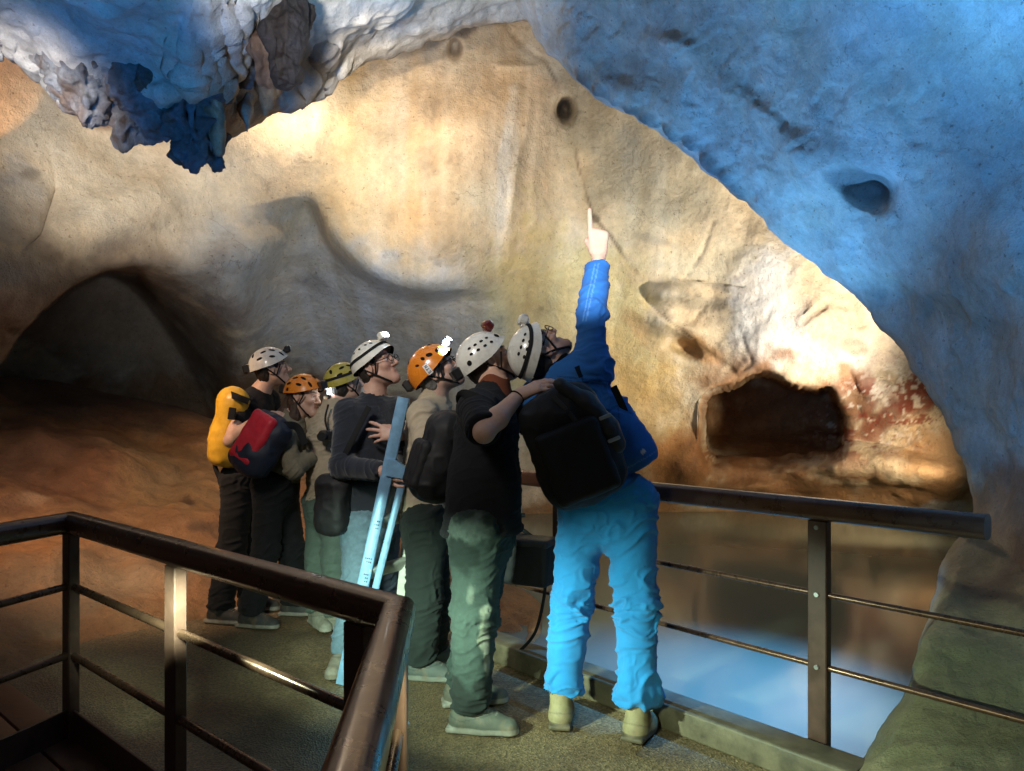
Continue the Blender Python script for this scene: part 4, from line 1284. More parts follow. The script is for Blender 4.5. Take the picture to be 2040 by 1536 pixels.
def make_shoe(parent, ank, toe_dir, pitch, mat, name='shoe', boot=.0, s=1.0):
    """ank: ankle joint; toe_dir: horizontal; pitch: heel lift (radians)"""
    t = np.array((toe_dir[0], toe_dir[1], 0), float); t /= np.linalg.norm(t)
    sd = np.array((t[1], -t[0], 0)); up = np.array((0, 0, 1.0))
    f = t * math.cos(pitch) - up * math.sin(pitch); u = t * math.sin(pitch) + up * math.cos(pitch)
    a = np.array(ank, float)
    P = lambda x, y, z: a + (sd * x + f * y + u * z) * s
    pts = [P(x, y, z) for x in (-.06, .06) for y in (-.1, .22) for z in (-.12, .16)]
    F_ = Field(*bounds(pts, .03), .005)
    h = -.085
    F_.cap(P(0, -.035, h + .035), P(0, .06, h + .03), .046 * s, .046 * s, .02)
    F_.cap(P(0, .06, h + .028), P(.004, .155, h + .020), .047 * s, .040 * s, .03)
    F_.cap(P(0, -.03, h + .05), P(0, -.012, .06 + boot), .042 * s, .050 * s, .03)
    F_.cap(P(0, .03, h + .055), P(0, .10, h + .035), .040 * s, .035 * s, .03)
    F_.cut(P(0, 0, h - .002), -u)
    sole = lambda V: None
    M3 = np.stack([sd, f, u], 1)
    # welted sole
    F_.box(P(0, -.005, h + .008), np.array((.046, .085, .012)) * s, M3, .011, .008)
    F_.cap(P(0, .07, h + .008), P(.004, .158, h + .008), .048 * s, .040 * s, .008, (u, 4.0))
    F_.cut(P(0, 0, h - .006), -u)
    F_.cut(P(0, 0, .075 + boot), u)

    def col(V):
        z = ((V - a) @ u) / s
        y = ((V - a) @ f) / s; x = ((V - a) @ sd) / s
        c = np.ones((len(V), 3)) * np.array(mat[0])
        w = 1 - sstep(h + .024, h + .028, z)
        c = c * (1 - w[:, None]) + np.array(mat[1]) * w[:, None]
        lace = sstep(.4, .7, np.sin(y * 420)) * (np.abs(x) < .022) * (y > .035) * (y < .115) * (z > h + .05)
        c = c * (1 - .6 * lace[:, None]) + np.array(mat[1]) * .6 * lace[:, None]
        w = sstep(.055, .062, z) * .6                             # padded collar
        c = c * (1 - w[:, None]) + np.array(mat[0]) * .45 * w[:, None]
        seam = (np.abs(z + .035 - .25 * np.abs(y + .02)) < .0028) * .6
        c = c * (1 - seam[:, None]) + np.array(mat[0]) * .4 * seam[:, None]
        mud = np.clip(fbm(V * 28.0, 3, 5), 0, 1) * .45
        return c * (1 - mud[:, None]) + np.array((.16, .11, .06)) * mud[:, None]
    return sdf_obj(name, F_, M_SHOE, parent, col)


M_SHOE = plain('shoe_leather', (.3, .25, .17), .7, attr=True, noise=.2, nscale=50, bump=.3, bscale=200)


def person(loc, label, J, head, tone, top, trousers, shoes, hands=(), hair=None, stubble=0.0, s=1.0, fwd=(1, 0, 0), vox=.0045, group='cavers looking up'):
    """J: joints. The body is one continuous mesh; clothing, hair, helmet and shoes are its parts"""
    root = empty('person', loc, label, 'person', group)
    A = {k: np.array(v, float) for k, v in J.items()}
    fw = np.array(fwd, float); fw /= np.linalg.norm(fw)
    c, M = np.array(head[0], float), basis(head[1], head[2])
    hs = head[3] if len(head) > 3 else 1.0
    pel = (A['hipL'] + A['hipR']) / 2
    shm = (A['shL'] + A['shR']) / 2
    chest = shm * .78 + pel * .22
    waist = shm * .38 + pel * .62
    neck = A.get('neck', shm + np.array((0, 0, .02)))
    # ---- body
    F_ = Field(*bounds(list(A.values()) + [c, c + M @ np.array((0, 0, .15)), c + M @ np.array((0, .15, -.1)), c + M @ np.array((0, -.13, 0))] + [np.array(h['wr']) + np.array(h['d']) / np.linalg.norm(h['d']) * .2 for h in hands], .12), vox)
    add_head(F_, c, M, neck, hs)
    F_.cap(neck, chest, .055, .10, .05)
    F_.cap(pel, chest, .125 * s, .13 * s, .05, (fw, 1.35))
    F_.cap(A['shL'] * .9 + shm * .1, A['shR'] * .9 + shm * .1, .045, .045, .06)
    F_.cap(A['hipL'], A['hipR'], .09 * s, .09 * s, .05)
    for sd in 'LR':
        F_.cap(A['sh' + sd], A['el' + sd], .046 * s, .040 * s, .03)
        F_.cap(A['el' + sd], A['el' + sd] * .62 + A['wr' + sd] * .38, .038 * s, .042 * s, .02)
        F_.cap(A['el' + sd] * .62 + A['wr' + sd] * .38, A['wr' + sd], .042 * s, .027 * s, .02)
        F_.cap(A['hip' + sd], A['knee' + sd], .075 * s, .052 * s, .04)
        F_.cap(A['knee' + sd], A['ank' + sd], .050 * s, .036 * s, .02)
    done = set()
    for h in hands:
        add_hand(F_, h['wr'], h['d'], h['back'], h['thumb'], h['curls'], h.get('tp', (.75, .5)), h.get('s', 1.0), h.get('spread', 0))
        done.add(h['side'])
    for sd in 'LR':
        if sd not in done:
            w = A['wr' + sd]; dd_ = w - A['el' + sd]; dd_ /= np.linalg.norm(dd_)
            add_hand(F_, w, dd_, -fw * 0 + np.array((.0, -1, .2)) + fw * .01, fw, [(.4, .5, .3)] * 4)
    sdf_obj('body', F_, M_SKIN, root, lambda V: head_col(V, c, M, tone, hs, stubble))
    # ---- upper garment
    t = top
    F_ = Field(*bounds([A[k] for k in ('hipL', 'hipR', 'shL', 'shR', 'elL', 'elR', 'wrL', 'wrR')] + [neck, pel - np.array((0, 0, .12))] + list(t.get('extra_pts', [])), .26), .006)
    w = t.get('w', 1.0)
    F_.cap(waist, chest, .150 * w * s, .160 * s, .06, (fw, t.get('flat', 1.30)))
    F_.cap(pel - np.array((0, 0, .02)), waist, (.158 if not t.get('hemr') else t['hemr']) * w * s, .150 * w * s, .06, (fw, t.get('flat', 1.30) * .95))
    F_.cap(A['shL'] * .92 + shm * .08, A['shR'] * .92 + shm * .08, .068 * s, .068 * s, .07)
    F_.cap(chest, neck * .92 + chest * .08, .10, .070, .06)
    limbs = [(pel, chest)]
    for sd in 'LR':
        e = t['sleeve' + sd]
        r = t.get('sr', .060)
        S_, E_, W_ = A['sh' + sd], A['el' + sd], A['wr' + sd]
        lo_, hi_ = bounds([S_, E_, W_], .12)
        limbs.append((S_, E_))
        if e <= 1:
            q = S_ + (E_ - S_) * e
            F_.cap(S_, q, r + .006, r, .04)
        else:
            q = E_ + (W_ - E_) * (e - 1)
            F_.cap(S_, E_, r + .006, r - .002, .04)
            F_.cap(E_, q, r - .002, r - .012, .02)
            limbs.append((E_, W_))
        dv = (E_ - S_) if e <= 1 else (W_ - E_)
        n_ = dv / np.linalg.norm(dv)
        rr = np.array((.10, .10, .10))
        F_.cut(q, n_, q - .05 + np.minimum(n_ * .06, 0), q + .05 + np.maximum(n_ * .06, 0))
    if t.get('shape'): t['shape'](F_)
    hem_p, hem_n = t['hem']
    F_.cut(hem_p, hem_n)
    for f_ in t.get('cuts', ()):
        F_.cut(*f_)
    g = sdf_obj(t.get('name', 'shirt'), F_, t['mat'], root, t.get('col'), lambda V, Nn: folds(V, Nn, limbs, t.get('amp', .006), t.get('seed', 1), t.get('freq', 24), t.get('base', .5), list(t.get('bunch', ())) + [(neck, .13, -.6)]), 2)
    if t.get('collar'):
        cm = MB(); cr, ch, tilt = t['collar']
        up = np.array(c - neck); up /= np.linalg.norm(up)
        up = np.array((0, 0, 1)) * .5 + up * .5; up /= np.linalg.norm(up)
        e1 = np.cross(up, fw); e1 /= np.linalg.norm(e1); e2 = np.cross(up, e1)
        n = 28; V, Fc = [], []
        for k in range(n):
            al = 2 * math.pi * k / n
            d_ = e1 * math.cos(al) + e2 * math.sin(al)
            for rr, hh in ((cr + .008, -.05), (cr + .002, ch), (cr - .008, ch), (cr - .004, -.05)):
                V.append(neck + d_ * rr + up * (hh + .012 * math.sin(al * 3)))
        for k in range(n):
            for j in range(4):
                a_, b_ = k * 4 + j, ((k + 1) % n) * 4 + j
                a2, b2 = k * 4 + (j + 1) % 4, ((k + 1) % n) * 4 + (j + 1) % 4
                Fc.append((a_, b_, b2, a2))
        cm.add(V, Fc)
        cm.build('collar', t.get('collar_mat', t['mat']), root, smooth=True)
    # ---- trousers
    q = trousers
    F_ = Field(*bounds([A[k] for k in ('hipL', 'hipR', 'kneeL', 'kneeR', 'ankL', 'ankR')] + [waist], .18), .006)
    r0, r1, r2 = q.get('r', (.098, .078, .068))
    F_.cap(A['hipL'] + np.array((0, 0, .02)), A['hipR'] + np.array((0, 0, .02)), .112 * s, .112 * s, .06)
    F_.cap(pel, waist * .7 + pel * .3, .135 * s, .135 * s, .05, (fw, 1.3))
    F_.ell(pel - np.array((0, 0, .04)), (.135, .125, .14), None, .06)
    limbs = [(pel, waist)]
    for sd in 'LR':
        h_, k_, a_ = A['hip' + sd], A['knee' + sd], A['ank' + sd]
        F_.cap(h_, k_, r0, r1, .05)
        F_.cap(k_, a_ - (a_ - k_) * q.get('short', .02), r1, r2, .03)
        limbs += [(h_, k_), (k_, a_)]
        if q.get('cuff'):
            e_ = a_ - (a_ - k_) * (q['short'] + .10)
            F_.cap(e_, a_ - (a_ - k_) * (q['short'] + .02), r2 + .012, r2 + .006, .015)
        n_ = a_ - k_; n_ /= np.linalg.norm(n_)
        F_.cut(a_ - (a_ - k_) * q.get('short', .02), n_, a_ - .13, a_ + .13)
    F_.cut(waist * .8 + pel * .2, np.array((0, 0, 1)))
    bun = [(A['ank' + sd], .16, q.get('bunch', .5)) for sd in 'LR'] + [(A['knee' + sd], .14, .35) for sd in 'LR']
    sdf_obj('trousers', F_, q['mat'], root, q.get('col'), lambda V, Nn: folds(V, Nn, limbs, q.get('amp', .007), q.get('seed', 2), q.get('freq', 22), q.get('base', .4), bun), 2)
    # ---- shoes
    for sd in 'LR':
        sh_ = shoes[sd]
        make_shoe(root, A['ank' + sd], sh_[0], sh_[1], shoes['mat'], shoes.get('name', 'shoe'), shoes.get('boot', 0), shoes.get('s', 1.0))
    # ---- hair
    if hair:
        lo_, hi_ = bounds([c], .24)
        F_ = Field(lo_, hi_, .005)
        Lh = lambda x, y, z: c + M @ (np.array((x, y, z)) * hs)
        F_.ell(Lh(0, -.022, .036), np.array((.083, .098, .094)) * hs, M, .02)
        F_.ell(Lh(0, -.055, -.03), np.array((.068, .05, .065)) * hs, M, .03)
        F_.cut(Lh(0, .045, 0), M @ np.array((0, 1, -.25)))
        for sx in (-1, 1):
            F_.ell(Lh(sx * .085, -.004, -.012), np.array((.03, .026, .045)) * hs, M, .01, 'sub')
        if hair.get('extra'): hair['extra'](F_, Lh)
        sdf_obj('hair', F_, hair['mat'], root, None, lambda V, Nn: V + Nn * (vnoise(V * np.array((90, 90, 30)), 3) * .004)[:, None])
    return root, c, M


def gp(px, Y, z):
    return Vector(((px - CX) / F * Y, Y, z))


def topx(V):
    return CX + V[:, 0] / V[:, 1] * F, HZ + (EYE - V[:, 2]) / V[:, 1] * F


def blot(V, base, spots, nscale=22.0, seed=3):
    """stains and a painted highlight on cloth: (point, radius, colour, strength)"""
    c = np.ones((len(V), 3)) * np.array(base)
    nz = fbm(V * nscale, 4, seed)
    for p, r, cc, st in spots:
        r = np.array(r if isinstance(r, (tuple, list)) else (r, r, r), float)
        d = np.sqrt((((V - np.array(p)) / r) ** 2).sum(1)) + nz * .45
        w = (1 - sstep(.65, 1.2, d)) * st
        c = c * (1 - w[:, None]) + np.array(cc) * w[:, None]
    return c


M_BLUE_CLOTH = cloth('blue_work_cloth', (.010, .150, .36), .8, noise=.12, sheen=.1)
M_BLUE_JACKET = cloth('blue_work_jacket', (.020, .115, .36), .8, noise=.12, attr=True)
M_BLACK_CLOTH = cloth('black_cotton', (.012, .012, .014), .9, noise=.3)
M_GREEN_TRS = cloth('grey_green_trousers', (.10, .135, .115), .9, sheen=.02, attr=True, noise=.22, ns=40)
M_TAN = cloth('tan_shirt', (.40, .33, .235), .85, noise=.14)
M_DKGREEN = cloth('dark_green_trousers', (.013, .018, .016), .9, noise=.25)
M_NAVY = cloth('navy_wool', (.012, .015, .024), .95, noise=.3, sheen=.3)
M_JEANS = cloth('blue_jeans', (.10, .155, .20), .9, noise=.22, ns=30)
M_KHAKI = cloth('grey_khaki_jacket', (.17, .145, .10), .85, noise=.2)
M_NYLON = plain('black_nylon', (.013, .013, .015), .62, spec=.35, noise=.25, nscale=25, bump=.4, bscale=350)
M_GREYNY = plain('dark_grey_nylon', (.035, .036, .04), .5, spec=.4, noise=.25, nscale=25, bump=.4, bscale=350)
M_REDNY = plain('red_nylon', (.52, .02, .035), .5, spec=.4, noise=.15, nscale=20, bump=.3, bscale=300)
M_YELNY = plain('yellow_tarpaulin', (.62, .36, .035), .38, spec=.5, noise=.18, nscale=14, bump=.25, bscale=120)
M_NAVYNY = plain('dark_navy_nylon', (.018, .022, .04), .6, spec=.35, noise=.25, nscale=25, bump=.3, bscale=350)
M_RUST = cloth('rust_collar', (.16, .045, .02), .9)
M_SHIRTC = cloth('checked_shirt', (.30, .31, .33), .9, noise=.4, ns=120)
TONE = (.56, .34, .25)
RELAX = [(.35, .4, .25)] * 4
CLASSIC = [(a, t, .0085, .0062, 0) for t in (52, 66) for a in (-30, -13, 4, 21)]
MODERN = [(a, t, .020, .009, r_) for a, t, r_ in ((20, 42, 30), (-15, 44, -20), (45, 62, 60), (10, 66, 10), (-28, 66, -15), (160, 42, -30), (195, 44, 20), (150, 66, 0), (100, 30, 90), (80, 30, 90), (-60, 50, 60), (-95, 34, 90))]

# ---- the caver in blue who points up
h1 = dict(side='R', wr=at(1193, 508, 3.40), d=(-.02, .06, 1), back=(-.10, -1, .05), thumb=(-1, 0, 0), curls=[(.02, .03, .02), (1.25, 1.45, .8), (1.3, 1.5, .8), (1.25, 1.5, .8)], tp=(.45, 1.0), s=1.22)
J = dict(hipL=at(1163, 1010, 3.24), hipR=at(1254, 1010, 3.18), kneeL=at(1138, 1200, 3.22), kneeR=at(1268, 1210, 3.12), ankL=gp(1118, 3.21, .098), ankR=gp(1272, 3.06, .108),
         shL=at(1072, 790, 3.34), shR=at(1172, 748, 3.22), elL=at(1085, 900, 3.5), wrL=at(1150, 962, 3.62), elR=at(1181, 618, 3.28), wrR=at(1193, 508, 3.40), neck=at(1110, 738, 3.28))


def jacket1(F_):
    F_.cap(at(1205, 830, 3.24), at(1262, 905, 3.20), .12, .105, .06)
    F_.cap(at(1150, 760, 3.22), at(1180, 730, 3.22), .10, .085, .06)


def jcol1(V):
    x, y = topx(V)
    c = np.ones((len(V), 3)) * np.array((.020, .115, .36))
    for k in (-3.5, 3.5):                                       # double stitching along the forearm, yoke and hem
        c[(np.abs(x - (1188 - (y - 530) * .22) - k) < 1.3) & (y < 640) & (y > 525)] = (.07, .19, .45)
        c[(np.abs(y - (752 + (x - 1100) * .10) - k) < 1.1) & (x > 1110) & (x < 1215) & (y > 720) & (y < 790)] = (.010, .06, .2)
    h = (V - np.array(hem1[0])) @ (np.array(hem1[1]) / np.linalg.norm(hem1[1]))
    c[(h > -.034) & (h < -.029) & (y > 860)] = (.09, .2, .45)
    c[(np.hypot(x - 1281, y - 900) < 5)] = (.5, .5, .5)
    c[(np.abs(x - 1232) < 1.2) & (y > 780) & (y < 930)] = (.010, .06, .2)
    return c


hem1 = (at(1218, 962, 3.2), (.48, -.05, -.86))
p1, c1, Mx1 = person((.33, 3.15, 0), 'person in blue work suit and white helmet pointing up with a raised arm', J,
    (at(1077, 702, 3.28), (.30, .22, .93), (-.95, -.12, .30), 1.0), TONE,
    dict(name='jacket', mat=M_BLUE_JACKET, col=jcol1, sleeveL=1.9, sleeveR=1.80, hem=hem1, hemr=.172, shape=jacket1, amp=.010, freq=15, base=.45, seed=11, sr=.064, flat=1.2,
         bunch=[(at(1185, 600, 3.3), .14, .9), (at(1175, 740, 3.2), .12, .6)], collar=(.072, .045, 0), extra_pts=[at(1320, 920, 3.2)]),
    dict(mat=M_BLUE_CLOTH, r=(.108, .088, .078), short=.10, cuff=True, amp=.017, freq=15, base=.45, bunch=.7, seed=5),
    dict(L=((.15, 1), .05), R=((.45, .9), .12), mat=((.19, .155, .075), (.06, .045, .022)), name='boot', boot=.075, s=1.05), [h1],
    dict(mat=M_HAIRD), stubble=.25, fwd=(.25, .97, 0))
make_helmet(p1, c1, Mx1, M_HWHITE, CLASSIC + [(28, 84, .007, .007, 0), (-150, 66, .008, .006, 0)], (90, 50), False, M_HWHITE, size=.96, sticker=None)
make_glasses(p1, c1, Mx1)

# ---- the caver in black beside, with a hand on the other's shoulder
h2 = dict(side='R', wr=at(1033, 788, 2.99), d=(.90, .10, .42), back=(-.35, -.55, .75), thumb=(.1, .6, .6), curls=[(.25, .25, .15), (.22, .28, .15), (.25, .3, .15), (.3, .3, .2)], tp=(.5, .3), spread=.12)
J = dict(hipR=at(952, 1062, 3.13), hipL=at(968, 1055, 3.30), kneeR=at(946, 1230, 3.13), kneeL=at(950, 1222, 3.36), ankR=gp(936, 3.14, .099), ankL=gp(922, 3.42, .099),
         shR=at(950, 815, 3.10), shL=at(990, 800, 3.42), elR=at(964, 862, 2.86), wrR=at(1033, 788, 2.99), elL=at(1070, 850, 3.6), wrL=at(1120, 830, 3.75), neck=at(985, 772, 3.28))
mud_highlight2 = [(at(925, 1060, 3.05), (.10, .12, .08), (.11, .14, .12), .6), (at(925, 1105, 3.05), (.10, .14, .075), (.010, .016, .013), .9), (at(968, 1215, 3.05), (.035, .1, .03), (.16, .17, .13), .7), (at(962, 1260, 3.05), (.02, .1, .10), (.17, .18, .13), .7),  # first entry paints a pale highlight at the hip; others are marks
        (at(975, 1240, 3.05), (.03, .1, .05), (.012, .018, .015), .7), (at(968, 1310, 3.05), (.014, .1, .09), (.19, .19, .15), .7), (at(930, 1390, 3.1), (.14, .14, .11), (.010, .013, .011), .85), (at(940, 1180, 3.1), (.02, .1, .05), (.13, .15, .12), .5)]
p2, c2, Mx2 = person((-.16, 3.2, 0), 'person in black shirt and muddy grey-green trousers with one hand on the shoulder beside', J,
    (at(974, 722, 3.36), (.80, .25, .52), (-.52, -.08, .84), 1.0), TONE,
    dict(name='polo_shirt', mat=M_BLACK_CLOTH, sleeveL=.85, sleeveR=.92, hem=(at(955, 1062, 3.2), (0.05, 0, -1)), hemr=.175, amp=.007, seed=3, sr=.07, w=1.08, flat=1.12, collar=(.068, .03, 0), collar_mat=M_RUST),
    dict(mat=M_GREEN_TRS, r=(.115, .095, .078), short=-.02, amp=.010, base=.5, bunch=.8, seed=9, col=lambda V: blot(V, (.024, .037, .031), mud_highlight2)),
    dict(L=((1, .15), 0), R=((1, -.18), 0), mat=((.065, .07, .052), (.19, .185, .15)), s=1.08), [h2], dict(mat=M_HAIRD), stubble=.4, fwd=(.96, .25, 0))
make_helmet(p2, c2, Mx2, M_HWHITE, CLASSIC + [(50, 60, .014, .012, 0), (-42, 80, .012, .012, 0), (30, 84, .006, .006, 0)], (80, 36), False, M_REDP, size=.97, battery=True, band=False, lamp_tilt=.2)
wb = MB()
wv = np.array(at(1033, 788, 2.99)); we = np.array(at(964, 862, 2.86)); wd = (wv - we) / np.linalg.norm(wv - we)
wc = wv - wd * .012
e1 = np.cross(wd, (0, 1, 0)); e1 /= np.linalg.norm(e1); e2 = np.cross(wd, e1)
wb.tube([Vector(wc + (e1 * math.cos(2 * math.pi * k / 20) + e2 * math.sin(2 * math.pi * k / 20)) * .031) for k in range(21)], .0035, 6)
wb.build('wristband', M_WEB, p2, smooth=True)

# ---- tan shirt, orange helmet
J = dict(hipR=at(848, 1045, 3.74), hipL=at(856, 1042, 3.90), kneeR=at(846, 1190, 3.72), kneeL=at(862, 1185, 3.92), ankR=gp(838, 3.74, .095), ankL=gp(862, 3.94, .095),
         shR=at(842, 828, 3.68), shL=at(872, 815, 3.98), elR=at(850, 925, 3.52), wrR=at(915, 930, 3.50), elL=at(900, 920, 4.0), wrL=at(945, 900, 3.95), neck=at(866, 792, 3.84))
p3, c3, Mx3 = person((-.46, 3.83, 0), 'person in tan shirt and orange helmet with a white sticker, looking up in spectacles', J,
    (at(871, 741, 3.82), (.80, -.08, .60), (-.60, .02, .80), 1.0), (.50, .31, .24),
    dict(name='shirt', mat=M_TAN, sleeveL=1.9, sleeveR=1.9, hem=(at(850, 1050, 3.8), (.06, 0, -1)), hemr=.165, amp=.008, seed=21, sr=.062, collar=(.068, .04, 0), flat=1.2),
    dict(mat=M_DKGREEN, r=(.105, .088, .076), short=-.02, amp=.009, base=.5, bunch=.8, seed=19),
    dict(L=((1, .1), 0), R=((1, -.2), 0), mat=((.06, .075, .065), (.16, .17, .14)), s=1.05), [], dict(mat=M_HAIRG), stubble=.5, fwd=(.98, -.1, 0))
_, lp3, ld3 = make_helmet(p3, c3, Mx3, M_HORANGE, [(20, 62, .017, .012, 30), (45, 64, .017, .012, -20), (2, 60, .013, .009, 60), (-18, 66, .012, .006, 30), (70, 30, .018, .010, 0), (110, 30, .018, .010, 0), (160, 62, .017, .012, 0), (-60, 40, .012, .01, 0)],
                          (90, 62), True, M_BLACKP, size=1.0, battery=True, band=False, sticker=(-2, 88, .058, .030, 90), lamp_tilt=.25, low=.012)
make_glasses(p3, c3, Mx3)

# ---- navy jumper, lamp alight
h4 = dict(side='L', wr=at(797, 866, 3.76), d=(-1, -.1, .10), back=(.05, -1, .25), thumb=(0, 0, 1), curls=[(.25, .35, .2), (.3, .4, .25), (.35, .45, .3), (.4, .5, .3)], tp=(.45, .4), spread=.5, s=1.0)
J = dict(hipR=at(722, 1050, 3.94), hipL=at(756, 1046, 4.08), kneeR=at(712, 1180, 3.88), kneeL=at(764, 1180, 4.06), ankR=gp(686, 3.90, .095), ankL=gp(762, 4.12, .095),
         shR=at(693, 822, 3.92), shL=at(792, 818, 4.06), elR=at(682, 930, 3.82), wrR=at(765, 940, 3.70), elL=at(822, 930, 3.98), wrL=at(797, 866, 3.76), neck=at(745, 788, 4.0))
p4, c4, Mx4 = person((-.8, 4.0, 0), 'person in navy jumper and blue jeans with folded arms under a glaring headlamp', J,
    (at(752, 730, 3.98), (.86, -.34, .40), (-.40, .06, .90), 1.0), (.52, .31, .24),
    dict(name='jumper', mat=M_NAVY, sleeveL=1.93, sleeveR=1.93, hem=(at(735, 1035, 4.0), (0, 0, -1)), hemr=.168, amp=.007, seed=31, sr=.064, collar=(.066, .03, 0), collar_mat=M_SHIRTC, w=1.06),
    dict(mat=M_JEANS, r=(.105, .085, .074), short=-.02, amp=.008, base=.4, bunch=.6, seed=29),
    dict(L=((.6, -.8), 0), R=((-.1, -1), 0), mat=((.20, .18, .14), (.16, .14, .1)), s=1.05), [h4], dict(mat=M_HAIRD), fwd=(.72, -.70, 0))
_, lp4, ld4 = make_helmet(p4, c4, Mx4, M_HWHITE, [(a, t, .010, .006, 40) for a, t in ((20, 40), (-5, 45), (-30, 48), (40, 42), (150, 45), (170, 50))], (90, 44), True, M_HWHITE, size=.97, band=True, lamp_tilt=.1)
make_glasses(p4, c4, Mx4)

# ---- the one mostly hidden behind, yellow helmet
J = dict(hipL=at(640, 1005, 4.72), hipR=at(672, 1005, 4.60), kneeL=at(636, 1118, 4.72), kneeR=at(668, 1118, 4.58), ankL=gp(634, 4.64, .095), ankR=gp(672, 4.56, .095),
         shL=at(625, 836, 4.74), shR=at(692, 842, 4.56), elL=at(612, 915, 4.72), wrL=at(640, 885, 4.95), elR=at(705, 915, 4.6), wrR=at(700, 880, 4.8), neck=at(664, 810, 4.66))
p5, c5, Mx5 = person((-1.15, 4.62, 0), 'person in pale tan jacket and green trousers mostly hidden behind the navy jumper', J,
    (at(689, 766, 4.70), (.75, .6, .25), (-.2, -.1, .97), .98), TONE,
    dict(name='jacket', mat=M_TAN, sleeveL=1.9, sleeveR=1.9, hem=(at(650, 997, 4.65), (0, 0, -1)), hemr=.165, amp=.012, freq=26, seed=41, sr=.064, collar=(.07, .04, 0)),
    dict(mat=M_DKGREEN if False else cloth('sage_trousers', (.085, .12, .10), .9, noise=.2), r=(.10, .085, .072), short=-.02, amp=.008, seed=39),
    dict(L=((.5, -.8), 0), R=((.8, -.5), 0), mat=((.22, .22, .17), (.28, .27, .22)), s=1.02), [], dict(mat=M_HAIRD), fwd=(.62, .78, 0))
_, lp5, ld5 = make_helmet(p5, c5, Mx5, M_HYELLOW, MODERN, (90, 50), True, M_BLACKP, size=.95, battery=True, band=True)

# ---- orange helmet, long brown hair
J = dict(hipR=at(538, 965, 4.60), hipL=at(560, 962, 4.76), kneeR=at(530, 1095, 4.62), kneeL=at(580, 1090, 4.80), ankR=gp(500, 4.60, .095), ankL=gp(584, 4.86, .095),
         shR=at(562, 862, 4.52), shL=at(595, 850, 4.78), elR=at(585, 935, 4.46), wrR=at(625, 905, 4.56), elL=at(640, 930, 4.85), wrL=at(650, 890, 4.9), neck=at(584, 832, 4.66))


def ponytail(F_, Lh):
    F_.chain([Lh(.02, -.09, -.06), Lh(.03, -.115, -.13), Lh(.04, -.12, -.20)], [.045, .042, .024], .03)
    F_.chain([Lh(.055, -.03, -.06), Lh(.06, -.02, -.14), Lh(.055, -.01, -.21)], [.03, .032, .014], .03)


p6, c6, Mx6 = person((-1.45, 4.72, 0), 'person with long brown hair under an orange helmet, leaning forward to look', J,
    (at(607, 790, 4.66), (.95, -.30, -.10), (.10, .0, 1), .96), TONE,
    dict(name='jacket', mat=M_KHAKI, sleeveL=1.9, sleeveR=1.9, hem=(at(550, 975, 4.68), (-.2, 0, -1)), hemr=.155, amp=.009, seed=51, sr=.058, collar=(.066, .035, 0)),
    dict(mat=M_BLACK_CLOTH, r=(.10, .084, .074), short=-.02, amp=.008, seed=49),
    dict(L=((1, -.1), 0), R=((1, -.25), 0), mat=((.03, .03, .03), (.24, .22, .19)), s=1.0), [], dict(mat=M_HAIRB, extra=ponytail), s=.95, fwd=(.95, -.25, 0))
_, lp6, ld6 = make_helmet(p6, c6, Mx6, M_HORANGE, MODERN + [(-25, 84, .012, .012, 0)], (90, 66), True, M_BLACKP, size=.95, battery=True, band=False)

# ---- white helmet, black t-shirt, arm round the neighbour
h7 = dict(side='R', wr=at(514, 834, 4.56), d=(.9, .1, .3), back=(-.2, -.4, 1), thumb=(0, 1, .2), curls=RELAX, tp=(.5, .3))
J = dict(hipR=at(476, 958, 4.80), hipL=at(500, 955, 4.96), kneeR=at(462, 1098, 4.78), kneeL=at(500, 1095, 4.98), ankR=gp(438, 4.70, .095), ankL=gp(498, 4.98, .095),
         shR=at(485, 805, 4.76), shL=at(535, 795, 5.02), elR=at(459, 878, 4.58), wrR=at(514, 834, 4.56), elL=at(560, 880, 5.1), wrL=at(600, 860, 5.1), neck=at(517, 784, 4.88))
p7, c7, Mx7 = person((-1.75, 4.85, 0), 'person in black t-shirt and white helmet with a bare arm round the next one', J,
    (at(542, 735, 4.88), (.90, .35, .22), (-.20, -.05, .97), .98), (.58, .37, .28),
    dict(name='t_shirt', mat=M_BLACK_CLOTH, sleeveL=.65, sleeveR=.55, hem=(at(490, 968, 4.88), (0, 0, -1)), hemr=.155, amp=.007, seed=61, sr=.062),
    dict(mat=M_BLACK_CLOTH, r=(.104, .088, .078), short=-.02, amp=.009, seed=59),
    dict(L=((1, 0), 0), R=((1, -.25), 0), mat=((.03, .03, .03), (.3, .28, .25)), s=1.03), [h7], dict(mat=M_HAIRD), fwd=(.93, .35, 0))
make_helmet(p7, c7, Mx7, M_HWHITE, MODERN, (90, 56), False, M_BLACKP, size=.98, battery=True, band=False, lamp_style='round')

# beams at lit headlamps; two are aimed off the gaze to fill the wall
for q, dv, tgt, pw, sz in ((lp4, ld4, at(900, 680, 8.9), 260, 62), (lp3, ld3, at(1300, 470, 9), 140, 50), (lp5, ld5, at(720, 560, 8.7), 210, 78)):
    lamp('headlamp_beam', 'SPOT', Vector(q) + dv * .05, pw, (.74, .87, 1), tgt, spot_size=R(sz), spot_blend=.8, shadow_soft_size=.02)


